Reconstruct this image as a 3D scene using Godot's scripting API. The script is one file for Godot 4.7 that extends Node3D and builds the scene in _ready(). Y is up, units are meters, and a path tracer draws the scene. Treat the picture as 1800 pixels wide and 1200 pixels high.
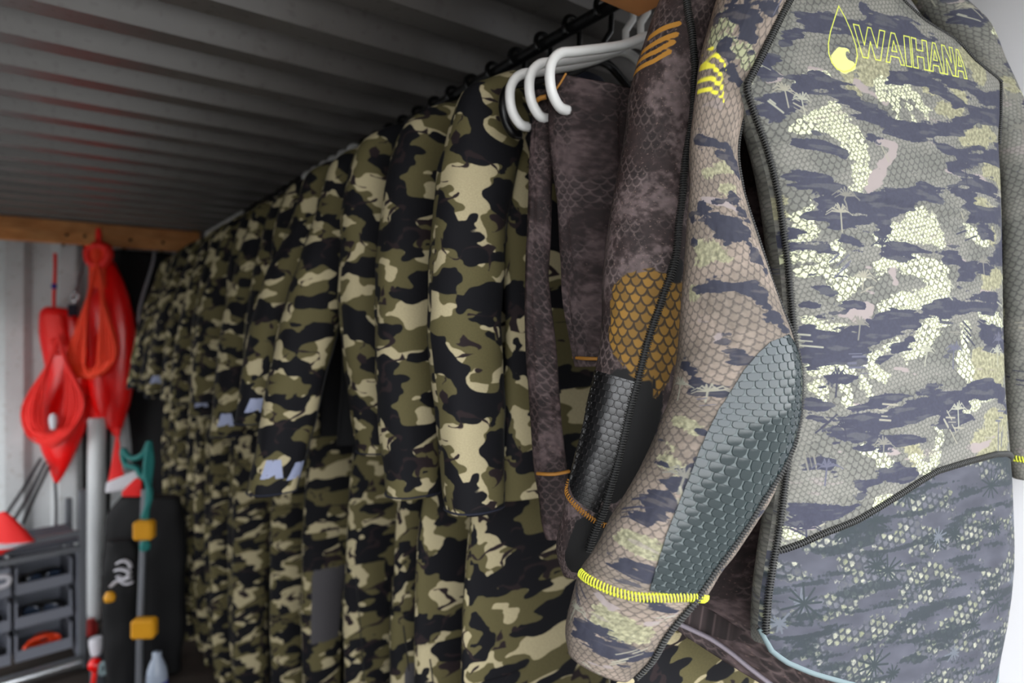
extends Node3D

# The inside of a shipping container used as a wetsuit store: a rail of suits along one side, floats and gear at the end.
# x: across the container, z: along it (the open end is at +z), y: up. Metres.
const EYE := 1.73
const CEILING := 2.39
const X_LEFT := -1.15
const X_RIGHT := 1.33
const Z_END := -4.95
const Z_OPEN := 0.12
const SIDE_DOOR := [-4.6, -3.5, 1.95]   # from, to, height
const RAIL := Vector3(0.845, 2.33, 0.0)
const COUNT := ["first", "second", "third", "fourth", "fifth", "sixth", "seventh", "eighth", "ninth", "tenth", "eleventh", "twelfth", "thirteenth", "fourteenth", "fifteenth", "sixteenth", "seventeenth", "eighteenth", "nineteenth", "twentieth", "twenty-first", "twenty-second", "twenty-third", "twenty-fourth"]

const TURN := [0.03, -0.02, 0.01, -0.03, 0.02, 0.0]
var M := {}
var rng := RandomNumberGenerator.new()

func _ready() -> void:
	rng.seed = 7
	# camera: level, the lens shifted a little
	var cam := Camera3D.new()
	cam.name = "camera"
	cam.position = Vector3(0, EYE, 0)
	cam.rotation_degrees = Vector3(0, -36.3, 0)
	var eye := CameraAttributesPhysical.new()
	eye.frustum_near = 0.05
	eye.frustum_far = 100.0
	eye.frustum_focal_length = 24.0
	eye.frustum_focus_distance = 0.78
	eye.exposure_aperture = 3.2
	cam.attributes = eye
	cam.projection = Camera3D.PROJECTION_FRUSTUM
	cam.near = 0.05
	cam.far = 100.0
	cam.size = 2.0 * 0.05 * 600.0 / 1130.0
	cam.frustum_offset = Vector2(0, -15.0 / 1130.0 * 0.05)
	add_child(cam)
	cam.current = true
	# overcast sky, seen through the open end and the open side
	var sky := ProceduralSkyMaterial.new()
	sky.sky_top_color = Color(0.88, 0.895, 0.92)
	sky.sky_horizon_color = Color(0.95, 0.95, 0.95)
	sky.ground_horizon_color = Color(0.60, 0.60, 0.58)
	sky.ground_bottom_color = Color(0.50, 0.50, 0.48)
	sky.sky_energy_multiplier = 3.0
	sky.ground_energy_multiplier = 1.0
	sky.sun_angle_max = 0.0
	var env := Environment.new()
	env.background_mode = Environment.BG_SKY
	env.sky = Sky.new()
	env.sky.sky_material = sky
	env.tonemap_mode = Environment.TONE_MAPPER_LINEAR
	env.tonemap_exposure = 0.60
	env.sdfgi_enabled = true
	env.ssao_enabled = true
	env.ssil_enabled = true
	var we := WorldEnvironment.new()
	we.environment = env
	add_child(we)
	materials()
	shell()
	front_jacket()
	brown_suits()
	rail_and_hangers()
	camo_row()
	floats()
	rack()
	pole_and_bag()
	small_things()

func materials() -> void:
	M.steel = tex_mat(grime_tex(256, 3, Color(0.72, 0.73, 0.73), Color(0.80, 0.81, 0.81), Color(0.55, 0.52, 0.48)), 0.55, 0.5)
	M.steel.uv1_triplanar = true
	M.steel.uv1_scale = Vector3(0.7, 0.7, 0.7)
	M.roof = tex_mat(grime_tex(256, 9, Color(0.36, 0.345, 0.335), Color(0.44, 0.425, 0.41), Color(0.26, 0.23, 0.21)), 0.34, 0.6)
	M.roof.uv1_triplanar = true
	M.roof.uv1_scale = Vector3(0.8, 0.8, 0.8)
	M.wall_paint = mat(Color(0.40, 0.41, 0.42), 0.6)
	M.lining = mat(Color(0.90, 0.90, 0.91), 0.6)
	M.floor = tex_mat(grime_tex(256, 5, Color(0.22, 0.19, 0.17), Color(0.29, 0.25, 0.22), Color(0.15, 0.13, 0.12)), 0.8)
	M.floor.uv1_triplanar = true
	M.yard = tex_mat(grime_tex(256, 6, Color(0.52, 0.515, 0.50), Color(0.60, 0.59, 0.57), Color(0.45, 0.44, 0.42)), 0.9)
	M.yard.uv1_triplanar = true
	M.yard.uv1_scale = Vector3(0.3, 0.3, 0.3)
	M.wood = tex_mat(wood_tex(512, 128, 4), 0.7)
	M.camo = []
	for k in 2: M.camo.append(tex_mat(camo_tex(768, 40 + 31 * k), 0.82, 0.35))
	var weave := NoiseTexture2D.new()
	weave.width = 128
	weave.height = 128
	weave.seamless = true
	weave.as_normal_map = true
	weave.bump_strength = 1.5
	weave.noise = FastNoiseLite.new()
	weave.noise.frequency = 0.22
	M.weave = weave
	M.brown = tex_mat(brown_tex(768, 768, 17), 0.75, 0.4)
	M.brown.albedo_color = Color(0.78, 0.74, 0.74)
	M.black_cloth_and_shade = mat(Color(0.05, 0.05, 0.058), 0.8, 0.0, 0.35)  # black jacket bodies; also far trouser legs, where it paints in shade
	M.black_bag = mat(Color(0.05, 0.05, 0.055), 0.75, 0.0, 0.4)
	M.black_plastic = mat(Color(0.035, 0.035, 0.04), 0.32)
	M.white_plastic = mat(Color(0.90, 0.90, 0.89), 0.3)
	M.navy_cuff = mat(Color(0.11, 0.12, 0.18), 0.8)
	M.thread_black = mat(Color(0.20, 0.20, 0.19), 0.5)
	M.seam_black = mat(Color(0.07, 0.07, 0.075), 0.7)
	M.thread_yellow = mat(Color(0.86, 0.88, 0.25), 0.55)
	M.thread_orange = mat(Color(0.62, 0.42, 0.14), 0.6)
	M.edge = mat(Color(0.42, 0.48, 0.49), 0.8)
	M.brown_edge = mat(Color(0.50, 0.47, 0.50), 0.8)
	M.red = mat(Color(0.93, 0.05, 0.04), 0.28, 0.0, 0.55)
	M.red_cloth = mat(Color(0.92, 0.09, 0.07), 0.7)
	M.line_red = mat(Color(0.92, 0.10, 0.04), 0.6)
	M.line_orange = mat(Color(0.95, 0.23, 0.03), 0.6)
	M.white = mat(Color(0.84, 0.83, 0.85), 0.6)
	M.grey_metal = mat(Color(0.42, 0.43, 0.45), 0.45, 0.3)
	M.rail = mat(Color(0.10, 0.10, 0.105), 0.5, 0.3)
	M.chrome = mat(Color(0.75, 0.76, 0.77), 0.25, 0.9)
	M.bin_grey = mat(Color(0.47, 0.48, 0.52), 0.6)
	M.bin_dark = mat(Color(0.28, 0.29, 0.32), 0.7)
	M.teal = mat(Color(0.10, 0.46, 0.44), 0.7)
	M.yellow = mat(Color(0.86, 0.60, 0.07), 0.55)
	M.strap = mat(Color(0.17, 0.18, 0.20), 0.8)
	M.pvc = mat(Color(0.80, 0.81, 0.81), 0.45)
	M.blue = mat(Color(0.06, 0.10, 0.55), 0.4)
	M.lens = mat(Color(0.16, 0.20, 0.27), 0.15, 0.0, 0.7)
	M.coral = mat(Color(0.88, 0.25, 0.24), 0.5)
	M.orange = mat(Color(0.90, 0.25, 0.06), 0.5)
	M.pale_print = mat(Color(0.58, 0.61, 0.72), 0.6)
	M.pad_grey = mat(Color(0.26, 0.25, 0.26), 0.75)

# ---------------------------------------------------------------- the container
func corrugated(prof: PackedVector2Array, from: Vector3, along: Vector3, across: Vector3, up: Vector3, back: float) -> ArrayMesh:
	# prof: (distance along, height); the sheet runs the whole of across; a flat skin lies back behind it
	var st := begin()
	for i in prof.size() - 1:
		var a := from + along * prof[i].x + up * prof[i].y
		var b := from + along * prof[i + 1].x + up * prof[i + 1].y
		quad(st, a, b, b + across, a + across, -up)
	var z0 := from + along * prof[0].x - up * -back
	var z1 := from + along * prof[prof.size() - 1].x + up * back
	quad(st, z0, z1, z1 + across, z0 + across, up)
	return st.commit()

func quad(st: SurfaceTool, a: Vector3, b: Vector3, c: Vector3, d: Vector3, towards: Vector3) -> void:
	var n := (c - a).cross(b - a).normalized()
	var q := [a, b, c, a, c, d]
	if n.dot(towards) < 0.0:
		q = [a, c, b, a, d, c]
		n = -n
	for p in q:
		st.set_normal(n)
		st.set_uv(Vector2(p.x + p.z, p.y))
		st.add_vertex(p)

func wave(length: float, pitch: float, depth: float, slope: float, first: float, low := 0.5) -> PackedVector2Array:
	var r := PackedVector2Array()
	var x := -first
	var lo := (pitch - 2.0 * slope) * low
	while x < length + pitch:
		for q in [Vector2(x, 0), Vector2(x + lo, 0), Vector2(x + lo + slope, depth), Vector2(x + pitch - slope, depth)]: r.append(q)
		x += pitch
	return r

func shell() -> void:
	var w := X_RIGHT - X_LEFT
	struct("ceiling", corrugated(wave(Z_OPEN - Z_END, 0.209, 0.060, 0.026, 0.03, 0.42), Vector3(X_LEFT - 0.05, CEILING, Z_END - 0.02), Vector3(0, 0, 1), Vector3(w + 0.1, 0, 0), Vector3.UP, 0.11), M.roof)
	struct("floor", box(Vector3((X_LEFT + X_RIGHT) / 2, -0.06, (Z_END + Z_OPEN) / 2), Vector3(w + 0.1, 0.12, Z_OPEN - Z_END + 0.1), 0.005), M.floor)
	struct("wall_end", corrugated(wave(w, 0.27, 0.04, 0.045, 0.1, 0.5), Vector3(X_LEFT, -0.05, Z_END), Vector3(1, 0, 0), Vector3(0, CEILING + 0.1, 0), Vector3(0, 0, -1), 0.07), M.steel)
	struct("wall_right", box(Vector3(X_RIGHT + 0.03, CEILING / 2 - 0.03, (Z_END + Z_OPEN) / 2), Vector3(0.06, CEILING + 0.12, Z_OPEN - Z_END + 0.1), 0.004), M.lining)
	# a side door stands open near the end of the left wall, under a header
	for q in [[Z_END - 0.05, SIDE_DOOR[0]], [SIDE_DOOR[1], Z_OPEN + 0.05]]:
		struct("wall_left", box(Vector3(X_LEFT - 0.03, CEILING / 2 - 0.03, (q[0] + q[1]) / 2), Vector3(0.06, CEILING + 0.12, q[1] - q[0]), 0.004), M.wall_paint)
	struct("wall_left_header", box(Vector3(X_LEFT - 0.03, (CEILING + 0.05 + SIDE_DOOR[2]) / 2, (SIDE_DOOR[0] + SIDE_DOOR[1]) / 2), Vector3(0.06, CEILING + 0.05 - SIDE_DOOR[2], SIDE_DOOR[1] - SIDE_DOOR[0]), 0.004), M.wall_paint)
	struct("ground", box(Vector3(0, -0.27, 0), Vector3(60, 0.3, 60), 0.01), M.yard)
	# timbers across the container that carry the rail
	var b := obj("wooden_beam", box(Vector3((X_LEFT + 0.84) / 2, 2.318, -4.58), Vector3(0.84 - X_LEFT, 0.132, 0.045), 0.004), M.wood)
	tag(b, "knotty pine beam across the end of the container, floats hung from it", "beam", "timbers under the ceiling")
	b = obj("wooden_beam", box(Vector3((X_LEFT + 0.80) / 2, 2.318, -0.70), Vector3(0.80 - X_LEFT, 0.132, 0.07), 0.004), M.wood)
	tag(b, "short corner of an orange pine beam above the white hangers and brown jacket", "beam", "timbers under the ceiling")
	b = obj("yellow_batten", tube(smooth(v3([0.1, 2.4167, -4.8897, 0.3179, 2.4325, -4.7917, 0.5558, 2.4266, -4.679, 0.8142, 2.4021, -4.5513]), 3), 0.016, 6), M.yellow)
	tag(b, "thin yellow batten lying along the top of the pine beam at the end", "batten")

# ---------------------------------------------------------------- the jacket in front
const O_ := [0.8213, 1.73, -0.3955]
const A_ := [0.9675, 0, 0.2504]
const N_ := [-0.2504, 0, 0.9675]
var out_l := [0.4561, -0.0648, 0.4331, -0.0757, 0.3974, -0.1009, 0.3631, -0.1219, 0.3223, -0.1459, 0.2872, -0.1678, 0.2548, -0.1544, 0.2233, -0.1391, 0.1911, -0.1271, 0.1583, -0.1184, 0.125, -0.1123, 0.0847, -0.1053, 0.0374, -0.1, -0.0102, -0.0946, -0.0784, -0.0946, -0.1324, -0.1017, -0.1859, -0.1106, -0.2324, -0.1184, -0.2716, -0.1271, -0.3107, -0.1349, -0.35, -0.1391, -0.3837, -0.1374, -0.4374, -0.1357]
var out_r := [0.4798, 0.0442, 0.4633, 0.0699, 0.4375, 0.1079, 0.4192, 0.1473, 0.4044, 0.2124, 0.382, 0.2494, 0.3614, 0.3039, 0.3124, 0.3014, 0.2793, 0.2963, 0.2147, 0.2976, 0.1499, 0.2989, 0.0851, 0.3001, 0.0203, 0.3014, -0.0447, 0.3039, -0.0935, 0.3077, -0.1592, 0.3167, -0.217, 0.3244, -0.2997, 0.3308, -0.3407, 0.3308, -0.381, 0.3256, -0.4204, 0.3167, -0.4589, 0.3039, -0.5276, 0.2838]
var seam_c := [-0.1357, -0.2671, -0.1178, -0.259, -0.0605, -0.2404, -0.0102, -0.2291, 0.0562, -0.2049, 0.098, -0.1889, 0.1268, -0.1792, 0.1866, -0.1715, 0.2495, -0.1666, 0.289, -0.1699, 0.3092, -0.1772, 0.3308, -0.1946]
var hem_c := [-0.1459, -0.3322, -0.1374, -0.3517, -0.1288, -0.3739, -0.1114, -0.3886, -0.0757, -0.4063, -0.0293, -0.4245, 0.0291, -0.4469, 0.1231, -0.481, 0.2136, -0.5032, 0.2801, -0.4987, 0.3179, -0.4615, 0.3373, -0.4157]

func table(a: Array, x: float) -> float:
	# a: pairs (x, value), either way round
	var n := a.size() / 2
	var up: bool = a[(n - 1) * 2] > a[0]
	for i in n - 1:
		var p: float = a[i * 2]
		var q: float = a[i * 2 + 2]
		if (x <= q if up else x >= q) or i == n - 2:
			var w := clampf((x - p) / (q - p), 0.0, 1.0)
			return lerpf(a[i * 2 + 1], a[i * 2 + 3], w)
	return 0.0

func body_point(s: float, y: float, side: float, off := 0.0) -> Vector3:
	# s: -1 (seam near the sleeve) .. 1; side: 1 the back panel, -1 the chest behind it
	var tl := table(out_l, y)
	var tr := table(out_r, y)
	var t := lerpf(tl, tr, (s + 1.0) / 2.0)
	var depth := lerpf(0.085, 0.03, smoothstep(0.15, 0.48, y)) * lerpf(1.0, 0.8, smoothstep(-0.1, -0.5, y))
	var e := pow(maxf(0.0, 1.0 - pow(absf(s), 3.2)), 1.0 / 2.2)
	var z := e * (0.034 if side > 0.0 else -0.07) * depth / 0.085
	if side > 0.0:
		z += creases(t, y) * e
	return Vector3(O_[0], O_[1], O_[2]) + Vector3(A_[0], 0, A_[2]) * t + Vector3(0, y + EYE - O_[1], 0) + Vector3(N_[0], 0, N_[2]) * (z + off - 0.015)

var folds := []
func creases(t: float, y: float) -> float:
	var z := 0.0
	for f in folds:
		var a := Vector2(f[0], f[1])
		var b := Vector2(f[2], f[3])
		var ab := b - a
		var q := Vector2(t, y) - a
		var k := q.dot(ab) / ab.length_squared()
		if k < -0.3 or k > 1.3: continue
		var dist := ab.cross(q) / ab.length()
		var fade := smoothstep(-0.3, 0.2, k) * (1.0 - smoothstep(0.8, 1.3, k))
		z += f[4] * fade * (exp(-dist * dist / (f[5] * f[5])) - 0.7 * exp(-(dist - f[5] * 2.2) * (dist - f[5] * 2.2) / (f[5] * f[5] * 3.0)))
	return z

func front_jacket() -> void:
	folds = [[-0.0937, 0.1629, 0.0442, 0.1577, -0.0035, 0.004], [0.0442, 0.1592, 0.2136, 0.1479, -0.0035, 0.004], [0.0044, 0.3034, 0.1015, 0.2386, -0.003, 0.005], [0.0909, 0.2486, 0.1731, 0.1615, -0.0025, 0.005], [-0.0757, 0.0172, -0.0005, -0.0392, -0.0015, 0.02], [0.1015, -0.041, 0.2373, -0.0119, -0.002, 0.02], [-0.0198, -0.2435, 0.1451, -0.1938, -0.002, 0.03], [-0.0937, -0.3374, 0.1015, -0.3393, 0.003, 0.03], [0.1451, -0.4066, 0.2863, -0.3185, 0.003, 0.03], [-0.1459, 0.2824, -0.0757, 0.2234, 0.003, 0.02]]
	# the print of the back panel, in metres of cloth
	var p := Print.new(-0.32, -0.56, 0.72, 1.10, 0.004)
	p.s("N", [-0.134, -0.2591, 0.0122, -0.1085, -0.275, 0.0144, -0.0775, -0.2974, 0.0125, -0.0555, -0.3043, 0.0105, -0.0356, -0.2997, 0.0117, -0.0102, -0.2824, 0.0129, 0.0159, -0.2705, 0.012, 0.0426, -0.2622, 0.0121, 0.07, -0.2576, 0.0111, 0.1037, -0.2595, 0.0124, 0.1415, -0.2678, 0.0115, 0.1866, -0.2813, 0.0106, 0.2239, -0.2984, 0.0107, 0.2658, -0.3078, 0.0121, 0.2957, -0.3116, 0.0123])
	p.s("N", [0.059, -0.3315, 0.0067, 0.0839, -0.3322, 0.0112, 0.1123, -0.3304, 0.0125, 0.1503, -0.3217, 0.0104, 0.1805, -0.3135, 0.007, 0.1866, -0.3123, 0.0035])
	p.s("N", [0.1415, -0.3468, 0.0035, 0.1713, -0.339, 0.0061, 0.202, -0.333, 0.0071, 0.2495, -0.3291, 0.012, 0.2957, -0.3332, 0.0123])
	p.s("N", [-0.1085, -0.2262, 0.0072, -0.0775, -0.2278, 0.0094, -0.0555, -0.2228, 0.0053, -0.0356, -0.2155, 0.0032])
	p.s("N", [0.0106, -0.2469, 0.0043, 0.0319, -0.2445, 0.0039, 0.0508, -0.2495, 0.0033])
	p.s("N", [0.121, -0.2554, 0.0068, 0.1503, -0.2445, 0.0081, 0.1593, -0.2393, 0.0058])
	p.s("N", [0.1593, -0.223, 0.0081, 0.1835, -0.2336, 0.0117, 0.2176, -0.2411, 0.0119, 0.2495, -0.2465, 0.0108, 0.299, -0.2515, 0.0111])
	p.s("N", [-0.1038, -0.1797, 0.0082, -0.0775, -0.1765, 0.0125, -0.0481, -0.1697, 0.0106, -0.0204, -0.1625, 0.0064])
	p.s("N", [-0.0654, -0.1554, 0.0126, -0.023, -0.1529, 0.015, 0.0159, -0.1595, 0.0131, 0.0562, -0.1683, 0.0122, 0.098, -0.1774, 0.0102, 0.1415, -0.1828, 0.0081, 0.1744, -0.1875, 0.0105, 0.2114, -0.1967, 0.0071, 0.2495, -0.1998, 0.0096, 0.2823, -0.1918, 0.0073])
	p.s("N", [-0.0481, -0.1344, 0.0127, -0.0102, -0.1406, 0.0129, 0.0292, -0.1451, 0.0109, 0.0645, -0.1572, 0.0067])
	p.s("N", [0.1866, -0.1719, 0.007, 0.202, -0.1585, 0.0094, 0.2823, -0.166, 0.0146, 0.299, -0.1542, 0.0123])
	p.s("N", [-0.1408, -0.3133, 0.0141, -0.1294, -0.3222, 0.0061])
	p.s("N", [-0.0848, -0.1485, 0.0041, -0.0654, -0.1407, 0.0063])
	p.s("N", [0.0179, -0.4094, 0.0107, 0.0557, -0.3973, 0.0109, 0.1069, -0.3952, 0.0111, 0.1437, -0.3959, 0.0081])
	p.s("N", [-0.1114, -0.3447, 0.0058, -0.0848, -0.3774, 0.0117, -0.0364, -0.3835, 0.0104, 0.0105, -0.3812, 0.0122, 0.0751, -0.3842, 0.0094, 0.1272, -0.3959, 0.008])
	p.s("N", [0.1774, -0.4335, 0.0131, 0.2121, -0.4252, 0.01, 0.2434, -0.4041, 0.0068])
	p.s("N", [-0.1374, -0.3603, 0.0085, -0.1596, -0.3267, 0.0056])
	p.s("L", [-0.0431, -0.2725, 0.0053, -0.0506, -0.2586, 0.0095, -0.0356, -0.2492, 0.0138, -0.0204, -0.2359, 0.016, -0.0102, -0.2219, 0.0129, -0.005, -0.2073, 0.0086, -0.0127, -0.1782, 0.0064, -0.0204, -0.1738, 0.0053])
	p.s("L", [-0.1014, -0.2415, 0.0062, -0.0775, -0.2516, 0.0094, -0.0629, -0.2626, 0.0063])
	p.s("L", [0.0372, -0.3234, 0.0055, 0.0345, -0.2998, 0.0031])
	p.s("L", [0.059, -0.3188, 0.0055, 0.0631, -0.2764, 0.0027])
	p.s("L", [0.0728, -0.3188, 0.0049, 0.0924, -0.274, 0.002])
	p.s("L", [0.0895, -0.3172, 0.0049, 0.1181, -0.2852, 0.003])
	p.s("L", [-0.0896, -0.139, 0.0083, -0.0799, -0.1525, 0.0042])
	p.s("L", [0.0755, -0.1461, 0.0067, 0.098, -0.1476, 0.0102, 0.1152, -0.1447, 0.0068])
	p.s("L", [-0.0991, -0.2944, 0.0021, -0.0775, -0.3075, 0.0021, -0.0481, -0.3146, 0.0017])
	p.s("O", [0.1866, -0.2586, 0.0047, 0.2176, -0.2704, 0.0119, 0.2335, -0.2638, 0.012, 0.2495, -0.2825, 0.0084, 0.2691, -0.2762, 0.0061])
	p.s("O", [0.2367, -0.2262, 0.0084, 0.2691, -0.2271, 0.0146, 0.289, -0.2074, 0.0122])
	p.s("O", [0.1503, -0.2993, 0.0092, 0.1835, -0.2974, 0.0105])
	p.s("O", [0.2176, -0.3833, 0.0143, 0.2431, -0.362, 0.0144])
	p.s("O", [0.2114, -0.1738, 0.0071, 0.2431, -0.1676, 0.012])
	p.s("O", [0.121, -0.3236, 0.0091, 0.1415, -0.3205, 0.0046])
	p.s("O", [0.1683, -0.3385, 0.0047, 0.1958, -0.3239, 0.0071])
	p.s("O", [-0.1202, -0.1514, 0.0122])
	p.s("O", [0.0159, -0.3337, 0.0174, 0.0426, -0.3319, 0.0132])
	p.s("O", [-0.0204, -0.3187, 0.0086, -0.0102, -0.2957, 0.0086])
	p.s("K", [0.0239, -0.2408, 0.0055, 0.0535, -0.2382, 0.0062, 0.0399, -0.2193, 0.0044, 0.0212, -0.1906, 0.007, 0.0002, -0.1774, 0.0069, 0.0265, -0.2103, 0.0026])
	p.s("K", [-0.0605, -0.3146, 0.0067, -0.0751, -0.3143, 0.005])
	p.s("K", [-0.1248, -0.3032, 0.0037, -0.1431, -0.2899, 0.0018])
	p.s("K", [0.0867, -0.2121, 0.0016, 0.1123, -0.2085, 0.0016, 0.1805, -0.2147, 0.0021])
	p.s("K", [0.1653, -0.242, 0.0037, 0.1698, -0.2363, 0.0023])
	p.s("K", [0.1503, -0.1937, 0.0016, 0.1744, -0.1957, 0.0016])
	p.s("K", [0.2082, -0.2089, 0.0024, 0.2431, -0.2099, 0.0029])
	p.s("K", [-0.0076, -0.3131, 0.0022, 0.0028, -0.305, 0.0022, 0.0426, -0.2913, 0.0013])
	p.s("N", [-0.1085, -0.1026, 0.0031, -0.0775, -0.1042, 0.0031, -0.0555, -0.1043, 0.0021])
	p.s("N", [0.0212, -0.1014, 0.0022, 0.0562, -0.104, 0.0044, 0.098, -0.106, 0.0056, 0.1415, -0.106, 0.0041, 0.1744, -0.1075, 0.0019])
	p.s("N", [0.1415, -0.0969, 0.0018, 0.1713, -0.0961, 0.0047])
	p.s("N", [0.1683, -0.0714, 0.0058, 0.1866, -0.0843, 0.0094, 0.2176, -0.0938, 0.0095, 0.2495, -0.0972, 0.006, 0.2823, -0.1092, 0.0146, 0.2957, -0.1443, 0.0147])
	p.s("N", [0.2239, -0.1443, 0.0095, 0.2495, -0.1374, 0.0096])
	p.s("N", [0.0159, -0.0208, 0.0026, 0.0562, -0.0231, 0.004, 0.098, -0.0255, 0.0056, 0.1415, -0.0321, 0.0092, 0.1866, -0.0368, 0.0117, 0.2239, -0.0437, 0.0119, 0.2593, -0.0422, 0.0097])
	p.s("N", [-0.0775, -0.0052, 0.0083, -0.0555, 0.0058, 0.0105, -0.0727, 0.0205, 0.0125, -0.0356, 0.0208, 0.017, -0.005, 0.0098, 0.0172, 0.0292, -0.0016, 0.0153, 0.0562, -0.0095, 0.0111, 0.0839, -0.0155, 0.0078])
	p.s("N", [0.0239, 0.0349, 0.0026, 0.0372, 0.0312, 0.0044, 0.0562, 0.0178, 0.0055, 0.0783, 0.0023, 0.0056])
	p.s("N", [0.2114, -0.0185, 0.0071, 0.2335, 0.0003, 0.012, 0.256, 0.0088, 0.0145, 0.289, 0.0175, 0.0135])
	p.s("N", [-0.0848, 0.0295, 0.0083, -0.0555, 0.0317, 0.0063, -0.0204, 0.0304, 0.0064])
	p.s("N", [-0.0555, 0.054, 0.0021, -0.0306, 0.0574, 0.0038, -0.0127, 0.0551, 0.0021])
	p.s("N", [-0.0775, -0.0602, 0.0031, -0.0605, -0.0533, 0.0038, -0.0481, -0.0443, 0.0025])
	p.s("N", [-0.0848, -0.0363, 0.0062, -0.0654, -0.0237, 0.0063, -0.0481, -0.022, 0.0025])
	p.s("N", [-0.0306, -0.0297, 0.0034, -0.0204, -0.0374, 0.0039, -0.0076, -0.0319, 0.0043, -0.0024, -0.0263, 0.0017])
	p.s("N", [-0.0356, -0.1193, 0.0042, -0.0102, -0.1113, 0.003, 0.0054, -0.1102, 0.0013])
	p.s("N", [-0.0431, -0.1357, 0.0074, -0.0102, -0.1378, 0.0086])
	p.s("N", [-0.1085, -0.1279, 0.0041, -0.0967, -0.1196, 0.0052])
	p.s("N", [0.0319, -0.1308, 0.0066, 0.0212, -0.1225, 0.0022])
	p.s("L", [-0.0919, -0.1289, 0.0072, -0.1014, -0.112, 0.0062, -0.0775, -0.1225, 0.0052])
	p.s("L", [-0.1014, -0.0903, 0.0062, -0.0775, -0.0895, 0.0067, -0.0531, -0.098, 0.0053, -0.0431, -0.1059, 0.0021])
	p.s("L", [-0.0848, -0.0764, 0.0058, -0.0605, -0.081, 0.0067, -0.0481, -0.0908, 0.0034])
	p.s("L", [-0.0506, -0.0647, 0.0059, -0.0306, -0.0784, 0.0021])
	p.s("L", [-0.0356, -0.0502, 0.0085, -0.0204, -0.0618, 0.0047, -0.0102, -0.0697, 0.0021])
	p.s("L", [-0.0775, -0.0126, 0.0046, -0.0555, -0.0053, 0.005, -0.0356, -0.0072, 0.0034])
	p.s("L", [0.0212, -0.1148, 0.0055, 0.0319, -0.1212, 0.0099, 0.0562, -0.1303, 0.0089, 0.0867, -0.1321, 0.0146, 0.1152, -0.1278, 0.0136, 0.1326, -0.1167, 0.0069])
	p.s("L", [0.0212, -0.0803, 0.0055, 0.0426, -0.0908, 0.0035, 0.0839, -0.0885, 0.0112, 0.1123, -0.0797, 0.0159, 0.1356, -0.0684, 0.0149, 0.1356, -0.0502, 0.0126, 0.098, -0.0434, 0.0102, 0.0645, -0.0408, 0.01, 0.0372, -0.0306, 0.0061, 0.0239, -0.0324, 0.0035])
	p.s("L", [0.07, 0.0258, 0.01, 0.0924, 0.0122, 0.0113, 0.1123, -0.0057, 0.0114, 0.1326, -0.0158, 0.0082])
	p.s("L", [0.2176, -0.0248, 0.0067, 0.2495, -0.0209, 0.0101, 0.2724, -0.0104, 0.0068])
	p.s("L", [0.1835, -0.01, 0.0052, 0.1835, 0.0168, 0.0075, 0.1805, 0.0373, 0.0084, 0.1896, 0.0561, 0.0106])
	p.s("L", [-0.0751, 0.0388, 0.0031, -0.0481, 0.0467, 0.0055, -0.0204, 0.0473, 0.0047])
	p.s("L", [0.0133, 0.0481, 0.0078, 0.0319, 0.0581, 0.0035])
	p.s("L", [-0.0306, 0.0621, 0.0043, -0.0255, 0.0791, 0.0026])
	p.s("L", [-0.005, 0.0572, 0.0039, 0.008, 0.0766, 0.0017])
	p.s("L", [0.0054, 0.0327, 0.0022, 0.0535, 0.01, 0.0027])
	p.s("L", [-0.0678, 0.0629, 0.0033, -0.0605, 0.076, 0.0025])
	p.s("L", [0.1896, -0.1381, 0.0028, 0.2303, -0.1237, 0.0033])
	p.s("L", [0.2957, -0.0839, 0.0034, 0.2957, -0.045, 0.0034])
	p.s("O", [0.2176, 0.04, 0.0166, 0.2495, 0.049, 0.0193, 0.2823, 0.0411, 0.0146, 0.2691, 0.0665, 0.0121, 0.202, 0.0605, 0.0118])
	p.s("O", [0.2335, -0.0691, 0.012, 0.2691, -0.0787, 0.0097])
	p.s("O", [0.2495, -0.1353, 0.0096])
	p.s("K", [-0.0204, -0.0223, 0.0096, 0.0028, -0.0283, 0.0112, -0.0102, -0.0149, 0.0043, -0.0406, -0.0221, 0.0034])
	p.s("K", [0.0508, -0.0892, 0.0071, 0.0426, -0.0772, 0.0053, 0.0508, -0.0619, 0.0031])
	p.s("K", [0.048, 0.045, 0.0018, 0.0839, 0.0516, 0.0022, 0.121, 0.0444, 0.0018])
	p.s("K", [0.1805, -0.0964, 0.0042, 0.1744, -0.09, 0.0028])
	p.s("K", [-0.0102, -0.0829, 0.0021, 0.0106, -0.078, 0.0022])
	p.s("K", [0.0002, -0.051, 0.0022, 0.0159, -0.0457, 0.0022])
	p.s("K", [0.1593, -0.0446, 0.0019, 0.1835, -0.045, 0.0019])
	p.s("K", [0.2176, -0.0561, 0.0024, 0.2495, -0.0611, 0.0024])
	p.s("N", [-0.0775, 0.0863, 0.0058, -0.0605, 0.0917, 0.0042])
	p.s("N", [-0.0775, 0.0992, 0.0052, -0.0406, 0.114, 0.0085, -0.0102, 0.1156, 0.014, -0.0356, 0.1217, 0.0096, 0.0292, 0.1119, 0.0153, 0.07, 0.1003, 0.0156, 0.1123, 0.0942, 0.017, 0.1563, 0.0838, 0.0162, 0.202, 0.0771, 0.0106, 0.2495, 0.0808, 0.012, 0.2823, 0.0883, 0.0146, 0.2957, 0.1017, 0.0098])
	p.s("N", [0.0002, 0.0857, 0.0043, 0.0292, 0.083, 0.0066, 0.0562, 0.0821, 0.0066])
	p.s("N", [0.1415, 0.1116, 0.0115, 0.1774, 0.1164, 0.0082, 0.1958, 0.1121, 0.0047])
	p.s("N", [0.1268, 0.0928, 0.0137, 0.1866, 0.0941, 0.0047])
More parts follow.
